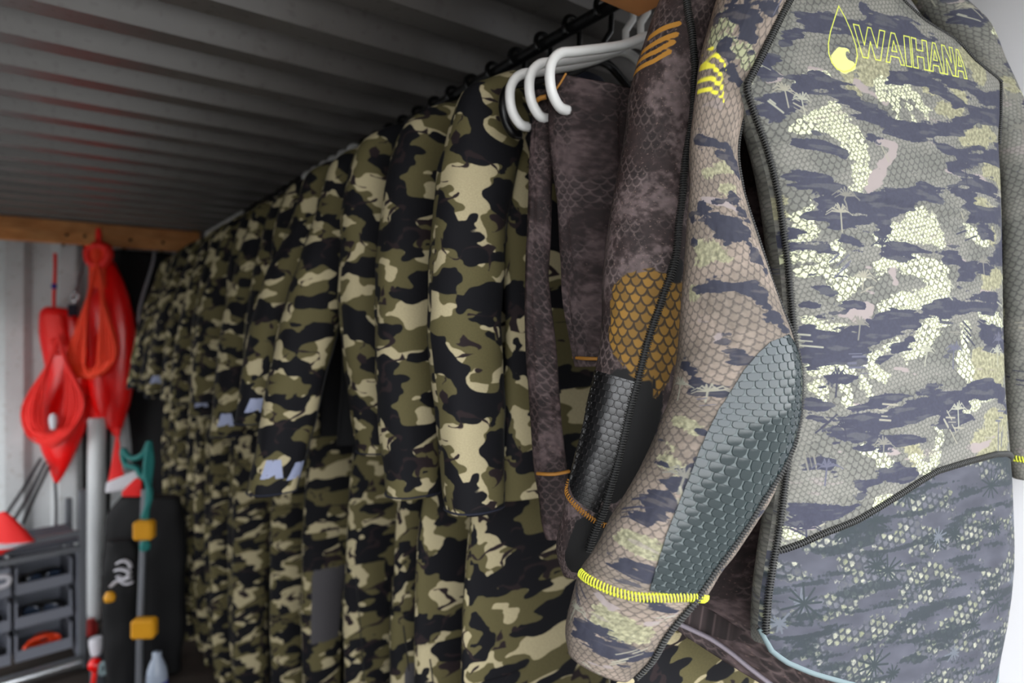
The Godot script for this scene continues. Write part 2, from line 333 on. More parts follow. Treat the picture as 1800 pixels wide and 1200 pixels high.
	p.s("N", [0.0292, 0.1331, 0.0077, 0.0645, 0.1333, 0.0049, 0.098, 0.1373, 0.0036])
	p.s("N", [-0.0751, 0.1543, 0.0075, -0.0531, 0.1596, 0.0055, -0.0872, 0.1644, 0.0046])
	p.s("N", [0.0535, 0.1735, 0.01, 0.0783, 0.1833, 0.0101, 0.0292, 0.1812, 0.0061, -0.005, 0.1936, 0.0043])
	p.s("N", [-0.0967, 0.2181, 0.0113, -0.0727, 0.2169, 0.0115, -0.0481, 0.2139, 0.0068, -0.023, 0.2108, 0.0038, 0.0002, 0.196, 0.0035])
	p.s("N", [0.0054, 0.126, 0.0087, -0.0204, 0.1263, 0.0064])
	p.s("L", [0.1774, 0.0907, 0.0037, 0.2176, 0.0881, 0.0052, 0.2625, 0.0855, 0.0039])
	p.s("L", [0.1744, 0.1019, 0.003, 0.2114, 0.1014, 0.0031])
	p.s("L", [0.1326, 0.1232, 0.003, 0.121, 0.1688, 0.0041])
	p.s("L", [-0.0024, 0.1426, 0.0028, 0.0399, 0.1647, 0.0022])
	p.s("L", [0.0783, 0.1558, 0.0049, 0.1123, 0.1801, 0.0041])
	p.s("L", [-0.1085, 0.2403, 0.0033, -0.0896, 0.2398, 0.0021])
	p.s("L", [0.0399, 0.2054, 0.0055, 0.0239, 0.2096, 0.0026])
	p.s("O", [0.2431, 0.1228, 0.0168, 0.2691, 0.1455, 0.0218, 0.2176, 0.1487, 0.0143, 0.2823, 0.1205, 0.0122])
	p.s("O", [0.0755, 0.1438, 0.0112, 0.0867, 0.1623, 0.009])
	p.s("K", [0.202, 0.1581, 0.0059, 0.2335, 0.1518, 0.0029, 0.2691, 0.1305, 0.0029])
	p.s("K", [0.0372, 0.1471, 0.0035, 0.0755, 0.1615, 0.004, 0.0645, 0.147, 0.0022])
	p.s("K", [-0.0406, 0.1457, 0.0017, -0.0306, 0.1492, 0.0017])
	p.s("K", [-0.0751, 0.2369, 0.0042, -0.1038, 0.2372, 0.0037])
	p.s("K", [-0.0204, 0.0906, 0.0021, 0.0002, 0.0895, 0.0017, 0.0562, 0.0919, 0.0022])
	p.s("K", [0.0372, 0.1191, 0.002, 0.048, 0.1226, 0.002])
	p.s("Y", [-0.04, -0.3383, 0.0036, -0.0364, -0.331, 0.0048, -0.024, -0.3297, 0.0102, -0.0096, -0.3319, 0.006])
	p.s("Y", [-0.0347, -0.3412, 0.0054, -0.0265, -0.3457, 0.0078, -0.0204, -0.3514, 0.0024])
	p.s("Y", [-0.0204, -0.3514, 0.0024, -0.0143, -0.3514, 0.0021, -0.0114, -0.3487, 0.0012])
	p.s("Y", [-0.0293, -0.3347, 0.009, -0.0222, -0.3332, 0.009])

	var w := 936
	var h := 1430
	var b := tiger_bytes(p, w, h, 21, Color(0.405, 0.405, 0.38), Color(0.475, 0.47, 0.44), Color(0.79, 0.80, 0.66), Color(0.215, 0.22, 0.275), Color(0.86, 0.88, 0.50), true)
	sprigs(b, w, h, 5, 170, Rect2(330, 60, 420, 320))
	for line in [
		[-0.0016, -0.3857, 0.0077, -0.3858, 0.0148, -0.3614, 0.023, -0.386, 0.0285, -0.386, 0.0367, -0.3616, 0.0438, -0.3862, 0.0531, -0.3863, 0.041, -0.3454, 0.0323, -0.3453, 0.0257, -0.3676, 0.0192, -0.3451, 0.0104, -0.345, -0.0016, -0.3857],
		[0.0644, -0.3864, 0.0711, -0.3864, 0.0846, -0.3459, 0.0779, -0.3458, 0.0752, -0.3547, 0.0604, -0.3546, 0.0577, -0.3456, 0.0509, -0.3455, 0.0644, -0.3864],
		[0.0678, -0.3762, 0.0725, -0.362, 0.0631, -0.3619, 0.0678, -0.3762],
		[0.0877, -0.3866, 0.0982, -0.3867, 0.0982, -0.346, 0.0877, -0.3459, 0.0877, -0.3866],
		[0.1014, -0.3867, 0.1102, -0.3868, 0.1102, -0.3714, 0.122, -0.3715, 0.122, -0.3869, 0.1308, -0.387, 0.1308, -0.3464, 0.122, -0.3463, 0.122, -0.3625, 0.1102, -0.3624, 0.1102, -0.3462, 0.1014, -0.3461, 0.1014, -0.3867],
		[0.1428, -0.3871, 0.1483, -0.3871, 0.1592, -0.3467, 0.1524, -0.3467, 0.151, -0.3556, 0.1401, -0.3554, 0.1387, -0.3465, 0.1319, -0.3464, 0.1428, -0.3871],
		[0.1455, -0.377, 0.1494, -0.3628, 0.1417, -0.3628, 0.1455, -0.377],
		[0.1613, -0.3873, 0.1678, -0.3873, 0.1779, -0.3652, 0.1779, -0.3874, 0.1844, -0.3875, 0.1844, -0.347, 0.1779, -0.3469, 0.1678, -0.3691, 0.1678, -0.3468, 0.1613, -0.3468, 0.1613, -0.3873],
		[0.1935, -0.3876, 0.1985, -0.3876, 0.2086, -0.3473, 0.2023, -0.3472, 0.201, -0.3561, 0.1909, -0.356, 0.1897, -0.3471, 0.1834, -0.347, 0.1935, -0.3876],
		[0.196, -0.3775, 0.1995, -0.3634, 0.1925, -0.3633, 0.196, -0.3775],
		[-0.024, -0.405, -0.0311, -0.3897, -0.04, -0.3697, -0.0449, -0.3532, -0.0456, -0.3413, -0.0421, -0.3301, -0.0347, -0.3228, -0.024, -0.3207, -0.0129, -0.3245, -0.0034, -0.3329, 0.001, -0.3448, 0.0002, -0.358, -0.006, -0.3756, -0.015, -0.3926, -0.024, -0.405],
	]:
		for i in range(0, line.size() - 2, 2):
			line_px(b, w, h, (line[i] + 0.32) / 0.72 * w, (line[i + 1] + 0.56) / 1.10 * h, (line[i + 2] + 0.32) / 0.72 * w, (line[i + 3] + 0.56) / 1.10 * h, 1.0, Color(0.80, 0.83, 0.32))
	M.tiger = tex_mat(bytes_tex(w, h, b), 0.72, 0.4)
	weave_on(M.tiger)
	M.frond = tex_mat(frond_tex(780, 700, 88), 0.6, 0.45)
	var t := thing("wetsuit_jacket", "blue-green tiger camouflage wetsuit jacket hanging in front, yellow drop logo on its back", "jacket")
	# back panel above the seam, lower panel below it, chest behind them
	var nc := 72
	for panel in 2:
		var P := []
		var U := []
		var rows := 110 if panel == 0 else 60
		for i in rows + 1:
			var f := float(i) / rows
			var row := PackedVector3Array()
			var uv := PackedVector2Array()
			for j in nc + 1:
				var s := -cos(PI * j / nc)
				s = lerpf(s, -1.0 + 2.0 * j / nc, 0.45)
				var y := 0.0
				var ys := 0.0
				for again in 2:
					var tt := lerpf(table(out_l, ys), table(out_r, ys), (s + 1.0) / 2.0)
					ys = table(seam_c, tt)
				var yh := -0.4
				for again in 3:
					yh = table(hem_c, lerpf(table(out_l, yh), table(out_r, yh), (s + 1.0) / 2.0))
				if panel == 0: y = lerpf(0.49, ys, f)
				else: y = lerpf(ys, yh, f)
				var q := body_point(s, y, 1.0)
				row.append(q)
				var tq := lerpf(table(out_l, y), table(out_r, y), (s + 1.0) / 2.0)
				uv.append(Vector2((tq + 0.32) / 0.72, (-y + 0.56) / 1.10) if panel == 0 else Vector2((tq + 0.2) / 0.60, (-y + 0.02) / 0.54))
			P.append(row)
			U.append(uv)
		var o := obj("back_panel" if panel == 0 else "lower_panel", grid_mesh(P, U, false), M.tiger if panel == 0 else M.frond, t)
		if panel == 1: o.set_meta("label", "smooth dark frond-print lower back panel")
	var P2 := []
	var U2 := []
	for i in 61:
		var row := PackedVector3Array()
		var uv := PackedVector2Array()
		for j in 41:
			var s := -cos(PI * j / 40.0)
			var yh := -0.4
			for again in 3: yh = table(hem_c, lerpf(table(out_l, yh), table(out_r, yh), (s + 1.0) / 2.0))
			var y := lerpf(0.49, yh, i / 60.0)
			row.append(body_point(s, y, -1.0))
			uv.append(Vector2((s + 1.0) * 0.4, 0.5 - y))
		P2.append(row)
		U2.append(uv)
	obj("chest_panel", grid_mesh(P2, U2, false), M.tiger, t)
	# seams: a flat black tape under wound thread
	var left := PackedVector3Array()
	var right := PackedVector3Array()
	for i in 90:
		var y := lerpf(0.49, table(hem_c, table(out_l, -0.43)), i / 89.0)
		left.append(body_point(-0.985, y, 1.0, 0.002))
		if i < 30: right.append(body_point(0.985, lerpf(0.49, 0.27, i / 29.0), 1.0, 0.002))
	seam(t, left, Vector3(N_[0] - 0.35 * A_[0], 0, N_[2] - 0.35 * A_[2]).normalized(), 0.0042)
	seam(t, right, Vector3(N_[0], 0, N_[2]), 0.0022)
	var cross := PackedVector3Array()
	for i in 60:
		var s := lerpf(-0.98, 0.985, i / 59.0)
		var ys := 0.0
		for again in 3: ys = table(seam_c, lerpf(table(out_l, ys), table(out_r, ys), (s + 1.0) / 2.0))
		cross.append(body_point(s, ys, 1.0, 0.001))
	seam(t, cross, Vector3(N_[0], 0, N_[2]), 0.0038)
	# cut edge of the neoprene along the hem
	var edge := PackedVector3Array()
	for i in 50:
		var s := lerpf(-0.995, 0.995, i / 49.0)
		var yh := -0.4
		for again in 3: yh = table(hem_c, lerpf(table(out_l, yh), table(out_r, yh), (s + 1.0) / 2.0))
		edge.append(body_point(s, yh - 0.001, 1.0, -0.002))
	obj("hem_edge", tube(edge, 0.0038, 8), M.edge, t).set_meta("label", "pale blue-green cut edge of the hem")
	# neck band
	var neck := []
	for q in [[0.47, 0.095, 0.045], [0.51, 0.075, 0.04], [0.56, 0.07, 0.04]]:
		var mid := body_point(0.0, q[0], 1.0)
		neck.append_array([mid.x - N_[0] * 0.03, mid.y, mid.z - N_[2] * 0.03, A_[0] * q[1], 0, A_[2] * q[1], N_[0] * q[2], 0, N_[2] * q[2]])
	obj("collar", loft_mesh(loft(neck, 8, 24), Vector2(0.3, 0.3)), M.tiger, t)
	# sleeve beside the brown jacket
	var q := Print.new(0.0, 0.0, 0.32, 0.90, 0.004)
	q.s("N", [0.0319, 0.2185, 0.0046, 0.074, 0.2196, 0.0064, 0.0989, 0.2275, 0.0064, 0.1143, 0.2399, 0.0046, 0.128, 0.2557, 0.0032])
	q.s("N", [0.0385, 0.2951, 0.0057, 0.0632, 0.3041, 0.0114, 0.081, 0.3222, 0.0148, 0.1016, 0.3312, 0.0114, 0.1117, 0.3481, 0.0091, 0.1236, 0.3616, 0.0059])
	q.s("N", [0.0374, 0.374, 0.0032, 0.0635, 0.3762, 0.0091, 0.0838, 0.3773, 0.0109, 0.1034, 0.3909, 0.0114, 0.1162, 0.4089, 0.0102, 0.1237, 0.4269, 0.0068])
	q.s("N", [0.0991, 0.2793, 0.0032, 0.1093, 0.2985, 0.0036, 0.1254, 0.3131, 0.0027])
	q.s("N", [0.02, 0.3086, 0.0023, 0.0269, 0.3289, 0.0027])
	q.s("N", [0.062, 0.1081, 0.0097, 0.0788, 0.1239, 0.0081, 0.0939, 0.1307, 0.0065])
	q.s("N", [0.0239, 0.1036, 0.0065, 0.0488, 0.1025, 0.0065])
	q.s("N", [0.0525, 0.1397, 0.0042, 0.0816, 0.1633, 0.0052, 0.0962, 0.1735, 0.0039])
	q.s("N", [0.087, 0.0957, 0.0065, 0.104, 0.1059, 0.0049])
	q.s("N", [0.0209, 0.4573, 0.0032, 0.0429, 0.4877, 0.0074, 0.0573, 0.4945, 0.0052])
	q.s("N", [0.0622, 0.4382, 0.0043, 0.0737, 0.4494, 0.0056])
	q.s("N", [0.0595, 0.5722, 0.0068, 0.0538, 0.5959, 0.0102, 0.0451, 0.6229, 0.0125, 0.0411, 0.6432, 0.0077])
	q.s("N", [0.0351, 0.7141, 0.0068, 0.0474, 0.713, 0.0114, 0.0642, 0.7141, 0.0102, 0.0666, 0.6995, 0.0046])
	q.s("N", [0.0996, 0.7716, 0.0068, 0.0835, 0.7626, 0.0046])
	q.s("N", [0.0362, 0.8426, 0.0091, 0.0575, 0.8459, 0.0114, 0.0806, 0.8527, 0.0114, 0.1032, 0.8538, 0.0091, 0.1278, 0.8448, 0.0055])
	q.s("N", [0.0227, 0.6533, 0.0059, 0.0447, 0.6499, 0.0046])
	q.s("L", [0.0351, 0.1183, 0.0073, 0.0556, 0.1194, 0.0058, 0.0274, 0.1318, 0.0058])
	q.s("L", [0.0849, 0.1363, 0.0049, 0.0969, 0.1532, 0.0046])
	q.s("L", [0.0672, 0.1397, 0.0032, 0.0738, 0.1442, 0.0023])
	q.s("O", [0.0535, 0.2568, 0.0046, 0.0816, 0.2501, 0.0036, 0.1069, 0.2489, 0.0018])
	q.s("O", [0.0796, 0.2703, 0.0032, 0.1059, 0.2692, 0.0023])
	q.s("O", [0.0439, 0.3447, 0.0068, 0.0604, 0.3413, 0.0059, 0.0732, 0.3481, 0.0027])
	q.s("O", [0.0298, 0.3796, 0.0036])
	q.s("O", [0.0327, 0.5812, 0.0091, 0.0477, 0.5869, 0.0059])
	q.s("O", [0.0494, 0.677, 0.0114, 0.0656, 0.6781, 0.0102, 0.0342, 0.6781, 0.0068])
	q.s("O", [0.0537, 0.8099, 0.0114, 0.075, 0.82, 0.0137, 0.0919, 0.8189, 0.0091])
	q.s("O", [0.0376, 0.3402, 0.0074, 0.0549, 0.3424, 0.0043])
	q.s("O", [0.0308, 0.5362, 0.0056, 0.0454, 0.5441, 0.0039])
	q.s("K", [0.0379, 0.2805, 0.0036, 0.0711, 0.2917, 0.0032, 0.0978, 0.2985, 0.0023])
	q.s("K", [0.1008, 0.3334, 0.0018, 0.1232, 0.3402, 0.0018])
	q.s("K", [0.0566, 0.4303, 0.0032])
	q.s("K", [0.0598, 0.8831, 0.0018, 0.0804, 0.8797, 0.002])
	q.s("K", [0.0381, 0.7783, 0.0032, 0.0585, 0.7941, 0.0036])
	q.s("K", [0.0912, 0.8054, 0.0046, 0.112, 0.7829, 0.0032])
	q.s("Y", [0.0024, 0.1431, 0.0015, 0.0354, 0.1397, 0.0013])
	q.s("Y", [0.0222, 0.1464, 0.001, 0.0446, 0.1464, 0.0024, 0.0625, 0.1543, 0.0016, 0.0709, 0.1645, 0.0006])
	q.s("Y", [0.0024, 0.1532, 0.001, 0.0351, 0.1509, 0.0008])
	q.s("Y", [0.0024, 0.1566, 0.0019, 0.0435, 0.1566, 0.0023, 0.0618, 0.1645, 0.0018, 0.0736, 0.1746, 0.0006])
	q.s("Y", [0.0024, 0.1667, 0.0021, 0.0449, 0.1667, 0.0024, 0.0661, 0.1746, 0.0018, 0.0776, 0.1836, 0.0006])
	q.s("Y", [0.0107, 0.1768, 0.0023, 0.0461, 0.1768, 0.0023, 0.0697, 0.1836, 0.0015, 0.0807, 0.1915, 0.0005])

	var sb := tiger_bytes(q, 416, 1170, 33, Color(0.45, 0.41, 0.37), Color(0.53, 0.48, 0.435), Color(0.60, 0.61, 0.48), Color(0.18, 0.185, 0.232), Color(0.90, 0.87, 0.28), false)
	sprigs(sb, 416, 1170, 9, 50, Rect2(0, 150, 200, 260))
	M.sleeve = tex_mat(bytes_tex(416, 1170, sb), 0.72, 0.4)
	weave_on(M.sleeve)
	var sl := loft([0.7749, 2.2313, -0.4606, 0.0361, -0.0165, 0.0265, -0.0175, 0, 0.0239, 0.7484, 2.1844, -0.4615, 0.0392, -0.0108, 0.0288, -0.0183, 0, 0.0249, 0.7181, 2.1449, -0.4651, 0.0379, -0.0064, 0.0279, -0.0174, 0, 0.0237, 0.6853, 2.0746, -0.4706, 0.0325, -0.0063, 0.0239, -0.015, 0, 0.0204, 0.6633, 2.0139, -0.4744, 0.0265, -0.0007, 0.0195, -0.0121, 0, 0.0165, 0.6466, 1.9493, -0.4743, 0.0224, -0.0007, 0.0164, -0.0102, 0, 0.0139, 0.6395, 1.8987, -0.4671, 0.025, -0.0017, 0.0184, -0.0114, 0, 0.0155, 0.6347, 1.8526, -0.4581, 0.0306, 0.0007, 0.0224, -0.0139, 0, 0.0189, 0.6312, 1.8015, -0.4483, 0.0377, 0.0033, 0.0277, -0.0172, 0, 0.0235, 0.6275, 1.7509, -0.4386, 0.0452, 0.0048, 0.0332, -0.0207, 0, 0.0282, 0.6232, 1.7079, -0.4294, 0.052, 0.0063, 0.0382, -0.0238, 0, 0.0324, 0.6183, 1.664, -0.4268, 0.0557, 0, 0.0409, -0.0254, 0, 0.0345, 0.6069, 1.6271, -0.4289, 0.0573, -0.0094, 0.0421, -0.0263, 0, 0.0358, 0.5864, 1.5758, -0.4378, 0.0537, -0.0211, 0.0394, -0.0256, 0, 0.0349, 0.5636, 1.5369, -0.4483, 0.0506, -0.024, 0.0371, -0.0247, 0, 0.0336, 0.5421, 1.5035, -0.4579, 0.0495, -0.022, 0.0363, -0.0239, 0, 0.0326, 0.5233, 1.4748, -0.4656, 0.0493, -0.0188, 0.0362, -0.0235, 0, 0.032, 0.5098, 1.4613, -0.4693, 0.049, -0.0141, 0.036, -0.0229, 0, 0.0312, 0.4988, 1.4366, -0.4773, 0.0444, -0.0135, 0.0326, -0.0208, 0, 0.0283, 0.4862, 1.405, -0.4866, 0.0376, -0.012, 0.0276, -0.0177, 0, 0.0241, 0.477, 1.381, -0.4933, 0.0264, -0.0138, 0.0194, -0.0131, 0, 0.0178], 130, 64, 2.2, 0.002, 16.0, 5)
	obj("sleeve", loft_mesh(sl, Vector2.ZERO, Vector2.ZERO, 0.005, false), M.sleeve, t)
	elbow_pad(t, sl, [0.3919, 0.4819, 0.309, 0.4881, 0.2692, 0.5006, 0.2382, 0.5181, 0.2126, 0.5419, 0.1909, 0.5682, 0.1811, 0.6045, 0.1784, 0.6283, 0.1843, 0.6658, 0.202, 0.7196, 0.2218, 0.7647, 0.2396, 0.8123, 0.2874, 0.806, 0.3479, 0.7947, 0.3654, 0.7572, 0.3753, 0.6959, 0.382, 0.6483, 0.4229, 0.6158, 0.4434, 0.592, 0.4629, 0.5569, 0.4543, 0.5282, 0.4277, 0.5019], Color(0.088, 0.142, 0.152), 0.0088, 0.0094, "dark teal elbow pad of glossy moulded scales", Color(0.30, 0.335, 0.335), 0.17)
	seam(t, along(sl, [0.4815, 0.5194, 0.4704, 0.5569, 0.4587, 0.5945, 0.4255, 0.617, 0.384, 0.6496, 0.3761, 0.6959, 0.3676, 0.7584, 0.3667, 0.7985, 0.3808, 0.8636, 0.3896, 0.9149, 0.4483, 0.9887], 14, 0.0015), Vector3.ZERO, 0.0042, sl, [0.4815, 0.5194, 0.4704, 0.5569, 0.4587, 0.5945, 0.4255, 0.617, 0.384, 0.6496, 0.3761, 0.6959, 0.3676, 0.7584, 0.3667, 0.7985, 0.3808, 0.8636, 0.3896, 0.9149, 0.4483, 0.9887])
	seam(t, along(sl, [0.4925, 0.1502, 0.4925, 0.2003, 0.4925, 0.2428, 0.4925, 0.2966, 0.4925, 0.3517, 0.4925, 0.4005, 0.4925, 0.4506, 0.4679, 0.4994, 0.4819, 0.5257], 14, 0.001), Vector3.ZERO, 0.0026, sl, [0.4925, 0.1502, 0.4925, 0.2003, 0.4925, 0.2428, 0.4925, 0.2966, 0.4925, 0.3517, 0.4925, 0.4005, 0.4925, 0.4506, 0.4679, 0.4994, 0.4819, 0.5257])
	var cp := along(sl, [0.0075, 0.8461, 0.1017, 0.8448, 0.1774, 0.8448, 0.2304, 0.8398, 0.2753, 0.8235, 0.3288, 0.8048, 0.3795, 0.8035, 0.4468, 0.811], 12, 0.001)
	obj("cuff_stitching", coil(cp, normals_along(sl, [0.0075, 0.8461, 0.1017, 0.8448, 0.1774, 0.8448, 0.2304, 0.8398, 0.2753, 0.8235, 0.3288, 0.8048, 0.3795, 0.8035, 0.4468, 0.811], 12), 0.0042, 0.0036, 0.0009, 0.5), M.thread_yellow, t).set_meta("label", "bright yellow wound stitching round the cuff")
	# the other sleeve, behind the far edge of the back
	var sr := loft([1.0215, 2.3122, -0.4284, 0.0152, 0.0063, 0.0112, -0.0071, 0, 0.0096, 1.063, 2.2546, -0.4103, 0.0257, -0.0064, 0.0189, -0.0115, 0, 0.0157, 1.1238, 2.1994, -0.3843, 0.032, -0.0009, 0.0235, -0.0141, 0, 0.0192, 1.1704, 2.1379, -0.3624, 0.0253, -0.0044, 0.0186, -0.0113, 0, 0.0153, 1.2139, 2.0751, -0.3491, 0.0242, 0, 0.0178, -0.0107, 0, 0.0145, 1.236, 1.9946, -0.3328, 0.0335, 0.0035, 0.0246, -0.0148, 0, 0.0202, 1.246, 1.8959, -0.3255, 0.0392, 0.0022, 0.0288, -0.0173, 0, 0.0236, 1.2409, 1.7872, -0.3231, 0.038, 0, 0.0279, -0.0167, 0, 0.0228, 1.2357, 1.6818, -0.3207, 0.0367, 0, 0.027, -0.0162, 0, 0.022, 1.2294, 1.5949, -0.3191, 0.0337, 0, 0.0248, -0.0149, 0, 0.0202, 1.2232, 1.5383, -0.3175, 0.0308, 0, 0.0226, -0.0136, 0, 0.0185, 1.2232, 1.5106, -0.3175, 0.0266, 0, 0.0195, -0.0117, 0, 0.0159], 80, 40, 2.2, 0.002, 14.0, 8)
	obj("sleeve", loft_mesh(sr, Vector2(0.72, 1.1), Vector2(0.2, 0.12), 0.005, false), M.tiger, t)
	var ys := PackedVector3Array()
	var yn := PackedVector3Array()
	for i in 60:
		ys.append(on(sr, i / 59.0, 0.905, 0.001))
		yn.append(nrm(sr, i / 59.0, 0.905))
	obj("cuff_stitching", coil(ys, yn, 0.004, 0.0036, 0.0011, 0.5), M.thread_yellow, t)

func weave_on(m: StandardMaterial3D) -> void:
	m.normal_enabled = true
	m.normal_texture = M.weave
	m.normal_scale = 0.25
	m.uv1_scale = Vector3.ONE

func along(s: Dictionary, uv: Array, each: int, off: float) -> PackedVector3Array:
	var c := PackedVector3Array()
	for i in range(0, uv.size(), 2): c.append(Vector3(uv[i], uv[i + 1], 0))
	var r := PackedVector3Array()
	for q in smooth(c, each): r.append(on(s, q.x, q.y, off))
	return r

func normals_along(s: Dictionary, uv: Array, each: int) -> PackedVector3Array:
	var c := PackedVector3Array()
	for i in range(0, uv.size(), 2): c.append(Vector3(uv[i], uv[i + 1], 0))
	var r := PackedVector3Array()
	for q in smooth(c, each): r.append(nrm(s, q.x, q.y))
	return r

func seam(t: Node, path: PackedVector3Array, n: Vector3, r: float, s := {}, uv := []) -> void:
	var nn := PackedVector3Array()
	if n == Vector3.ZERO: nn = normals_along(s, uv, 14)
	else:
		for i in path.size(): nn.append(n)
	var o := obj("seam_tape", tube(path, r * 0.8, 8, 0.7), M.seam_black, t)
	obj("seam_stitching", coil(path, nn, r, 0.0032, 0.00085, 0.75), M.thread_black, o)

func inside(poly: PackedVector2Array, q: Vector2) -> bool:
	return Geometry2D.is_point_in_polygon(q, poly)

# a pad that follows the sleeve, with a raised plate for every scale
func elbow_pad(t: Node, s: Dictionary, outline: Array, c: Color, sw: float, sh: float, label: String, base_c: Color, rough: float) -> void:
	var poly := PackedVector2Array()
	for i in range(0, outline.size(), 2): poly.append(Vector2(outline[i], outline[i + 1]))
	var length: float = s.L[s.nr - 1]
	var girth: float = s.G
	# the sheet under the scales
	var st := begin()
	var du := 0.02
	var dv := 0.02
	var lo := poly[0]
	var hi := poly[0]
	for q in poly:
		lo = lo.min(q)
		hi = hi.max(q)
	var m := mat(c, rough, 0.1, 0.55)
	for i in int((hi.y - lo.y) / dv) + 1:
		for j in int((hi.x - lo.x) / du) + 1:
			var a := lo + Vector2(j * du, i * dv)
			for part in Geometry2D.intersect_polygons(poly, PackedVector2Array([a, a + Vector2(du, 0), a + Vector2(du, dv), a + Vector2(0, dv)])):
				patch(st, s, part, 0.0012, 0.0012, 0.0)
	var pad := obj("elbow_pad", st.commit(), mat(base_c, 0.45), t)
	pad.set_meta("label", label)
	# scales, rows offset by half
	var sc := begin()
	var wu := sw / girth
	var hv := sh / length
	var row := 0
	var v := lo.y
	while v < hi.y:
		var u := lo.x - wu + (wu * 0.5 if row % 2 else 0.0)
		while u < hi.x + wu:
			var cell := PackedVector2Array()
			for q in [[-0.46, -0.42], [-0.25, -0.50], [0.25, -0.50], [0.46, -0.42], [0.46, 0.10], [0.33, 0.36], [0.0, 0.47], [-0.33, 0.36], [-0.46, 0.10]]:
				cell.append(Vector2(u + q[0] * wu, v + q[1] * hv))
			for part in Geometry2D.intersect_polygons(poly, cell):
				patch(sc, s, part, 0.0023, 0.0020, 0.0012)
			u += wu
		v += hv * 0.90
		row += 1
	var o := obj("moulded_scales", sc.commit(), m, pad)
	o.set_meta("kind", "stuff")

# a small piece of the loft inside a polygon of (u, v): a plate with a raised middle, and a rim down to foot when that is given
func patch(st: SurfaceTool, s: Dictionary, part: PackedVector2Array, top: float, edge: float, foot: float) -> void:
	var n := part.size()
	if n < 3: return
	var c := Vector2.ZERO
	for q in part: c += q / n
	var nm := nrm(s, c.x, c.y)
	var mid := on(s, c.x, c.y) + nm * top
	var rim := []
	var low := []
	var rn := []
	var fn := []
	for q in part:
		var base := on(s, q.x, q.y)
		var bn := nrm(s, q.x, q.y) if foot == 0.0 else nm
		var away := (base - mid).normalized()
		rim.append((base if foot == 0.0 else base.lerp(mid - nm * top, 0.07)) + bn * edge)
		low.append(base + bn * foot)
		rn.append(bn if foot == 0.0 else (nm * 14.0 + away).normalized())
		fn.append((nm * 0.8 + away).normalized())
	for k in n:
		var k2 := (k + 1) % n
		tri_out(st, mid, rim[k], rim[k2], nm, rn[k], rn[k2], nm)
		if foot > 0.0:
			tri_out(st, rim[k], low[k], low[k2], fn[k], fn[k], fn[k2], nm * 0.2 + fn[k])
			tri_out(st, rim[k], low[k2], rim[k2], fn[k], fn[k2], fn[k2], nm * 0.2 + fn[k])

func tri_out(st: SurfaceTool, a: Vector3, b: Vector3, c: Vector3, na: Vector3, nb: Vector3, nc: Vector3, out: Vector3) -> void:
	var q := [a, b, c]
	var n := [na, nb, nc]
	if (c - a).cross(b - a).dot(out) < 0.0:
		q = [a, c, b]
		n = [na, nc, nb]
	for i in 3:
		st.set_normal(n[i])
		st.add_vertex(q[i])

